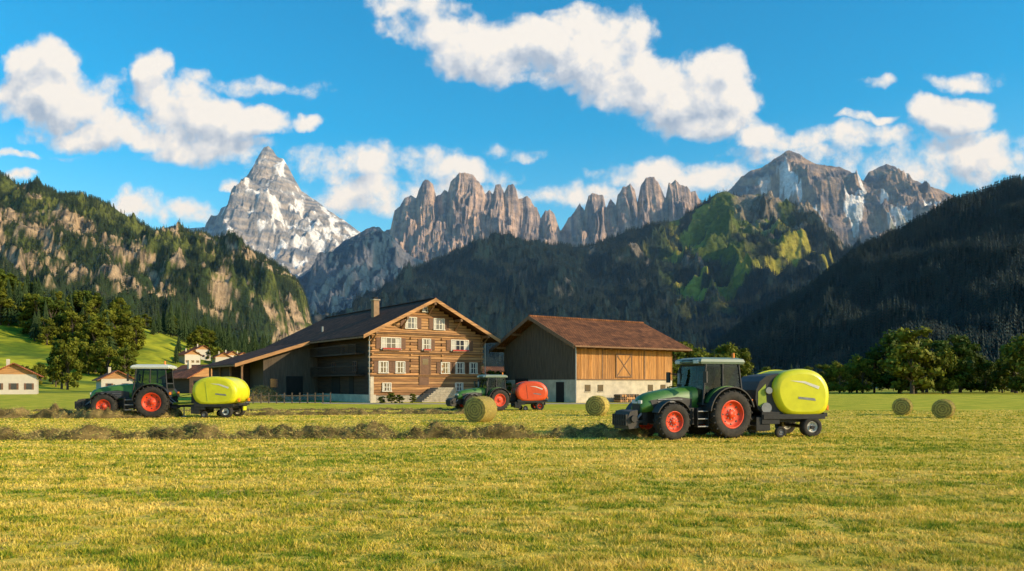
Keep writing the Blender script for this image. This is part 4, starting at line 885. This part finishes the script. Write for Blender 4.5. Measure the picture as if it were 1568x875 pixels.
    mb.cyl((2.3,.15,.05),(2.3,.15,.8),.04,.04,greym,8); mb.rb(2.15,2.45,.02,.28,.03,.06,greym)
    mb.cyl((1.6,-.2,1.3),(2.9,0,1.2),.02,.02,blk,6); mb.cyl((1.6,.2,1.5),(2.9,.1,1.25),.02,.02,blk,6)
    mb.cyl((-.75,-1.2,.36),(-.75,1.2,.36),.07,.07,blk,8); mb.rb(-.9,-.6,-.8,-.7,.36,.7,blk); mb.rb(-.9,-.6,.7,.8,.36,.7,blk)
    mb.rb(-1.5,-1.35,-.9,.9,.75,.9,blk); mb.box((-1.45,-.2,.55),(.06,.5,.25),paint2)
    mb.obj('frame_and_pickup',e,.01)
    for sg in(-1,1):
        wheel('wheel',e,-.75,sg*1.0,.40,.34,.2,whitep if style!=2 else rim,16,False); wheel('gauge_wheel',e,.55,sg*1.2,.22,.14,.10,greym,8,False)
    return e
R180=math.pi
def rig(u,d,yaw,sc,off,byaw,paint,paint2,style=0,rm=roofm,bs=1.0):
    x=GX(u,d); tractor((x,d,0),R180+yaw,sc,rm)
    fx,fy=math.cos(R180+yaw),math.sin(R180+yaw); hx,hy=x-fx*1.0*sc,d-fy*1.0*sc
    gx2,gy2=math.cos(R180+byaw),math.sin(R180+byaw); baler((hx-gx2*off*bs,hy-gy2*off*bs,0),R180+byaw,bs,paint,paint2,style)
rig(1091,30.3,math.radians(24),1.02,1.85,math.radians(8),lime,limed,1)
rig(240,47.8,math.radians(10),1.08,2.9,math.radians(-2),lime,lime,0,roofw,.95)
rig(756,60,math.radians(28),.92,2.2,math.radians(10),redp,blk,2,roofm,.86)
def bush(u,d,h,nm='bush'):
    return put(random.choice(BL_),nm,(GX(u,d),d,-h*.15),h*1.2,None,1.6)
for u,d,h in((600,82,1.1),(612,82.5,.9),(632,83,1.0),(585,82,.7),(745,92,3.2),(728,90,1.6),(757,94,3.6),(775,95,2.6),(350,92,2.0),(335,98,2.4),(320,100,2.0),(1005,93,2.2),(1020,94,3.0)): bush(u,d,h)
wp=empty('wood_pile',(GX(950,85.5),85.5,0),A35); mb=MB()
for i in range(9):
    for j in range(3): mb.cyl((i*.32,-.1+random.uniform(-.05,.05),.16+j*.28),(i*.32,.9,.16+j*.28),.15,.15,random.choice([woodw,beam,boardg]),7)
mb.obj('logs',wp)
fe=empty('wooden_fence'); mb=MB()
for i in range(12):
    x=GX(395,84)+i*.75; y=80+i*.12; mb.rb(x-.05,x+.05,y-.05,y+.05,0,1.1,boardg)
mb.rb(GX(395,84),GX(395,84)+8.3,80.3,80.36,.75,.85,boardg)
mb.obj('posts_and_rails',fe)
print('done')
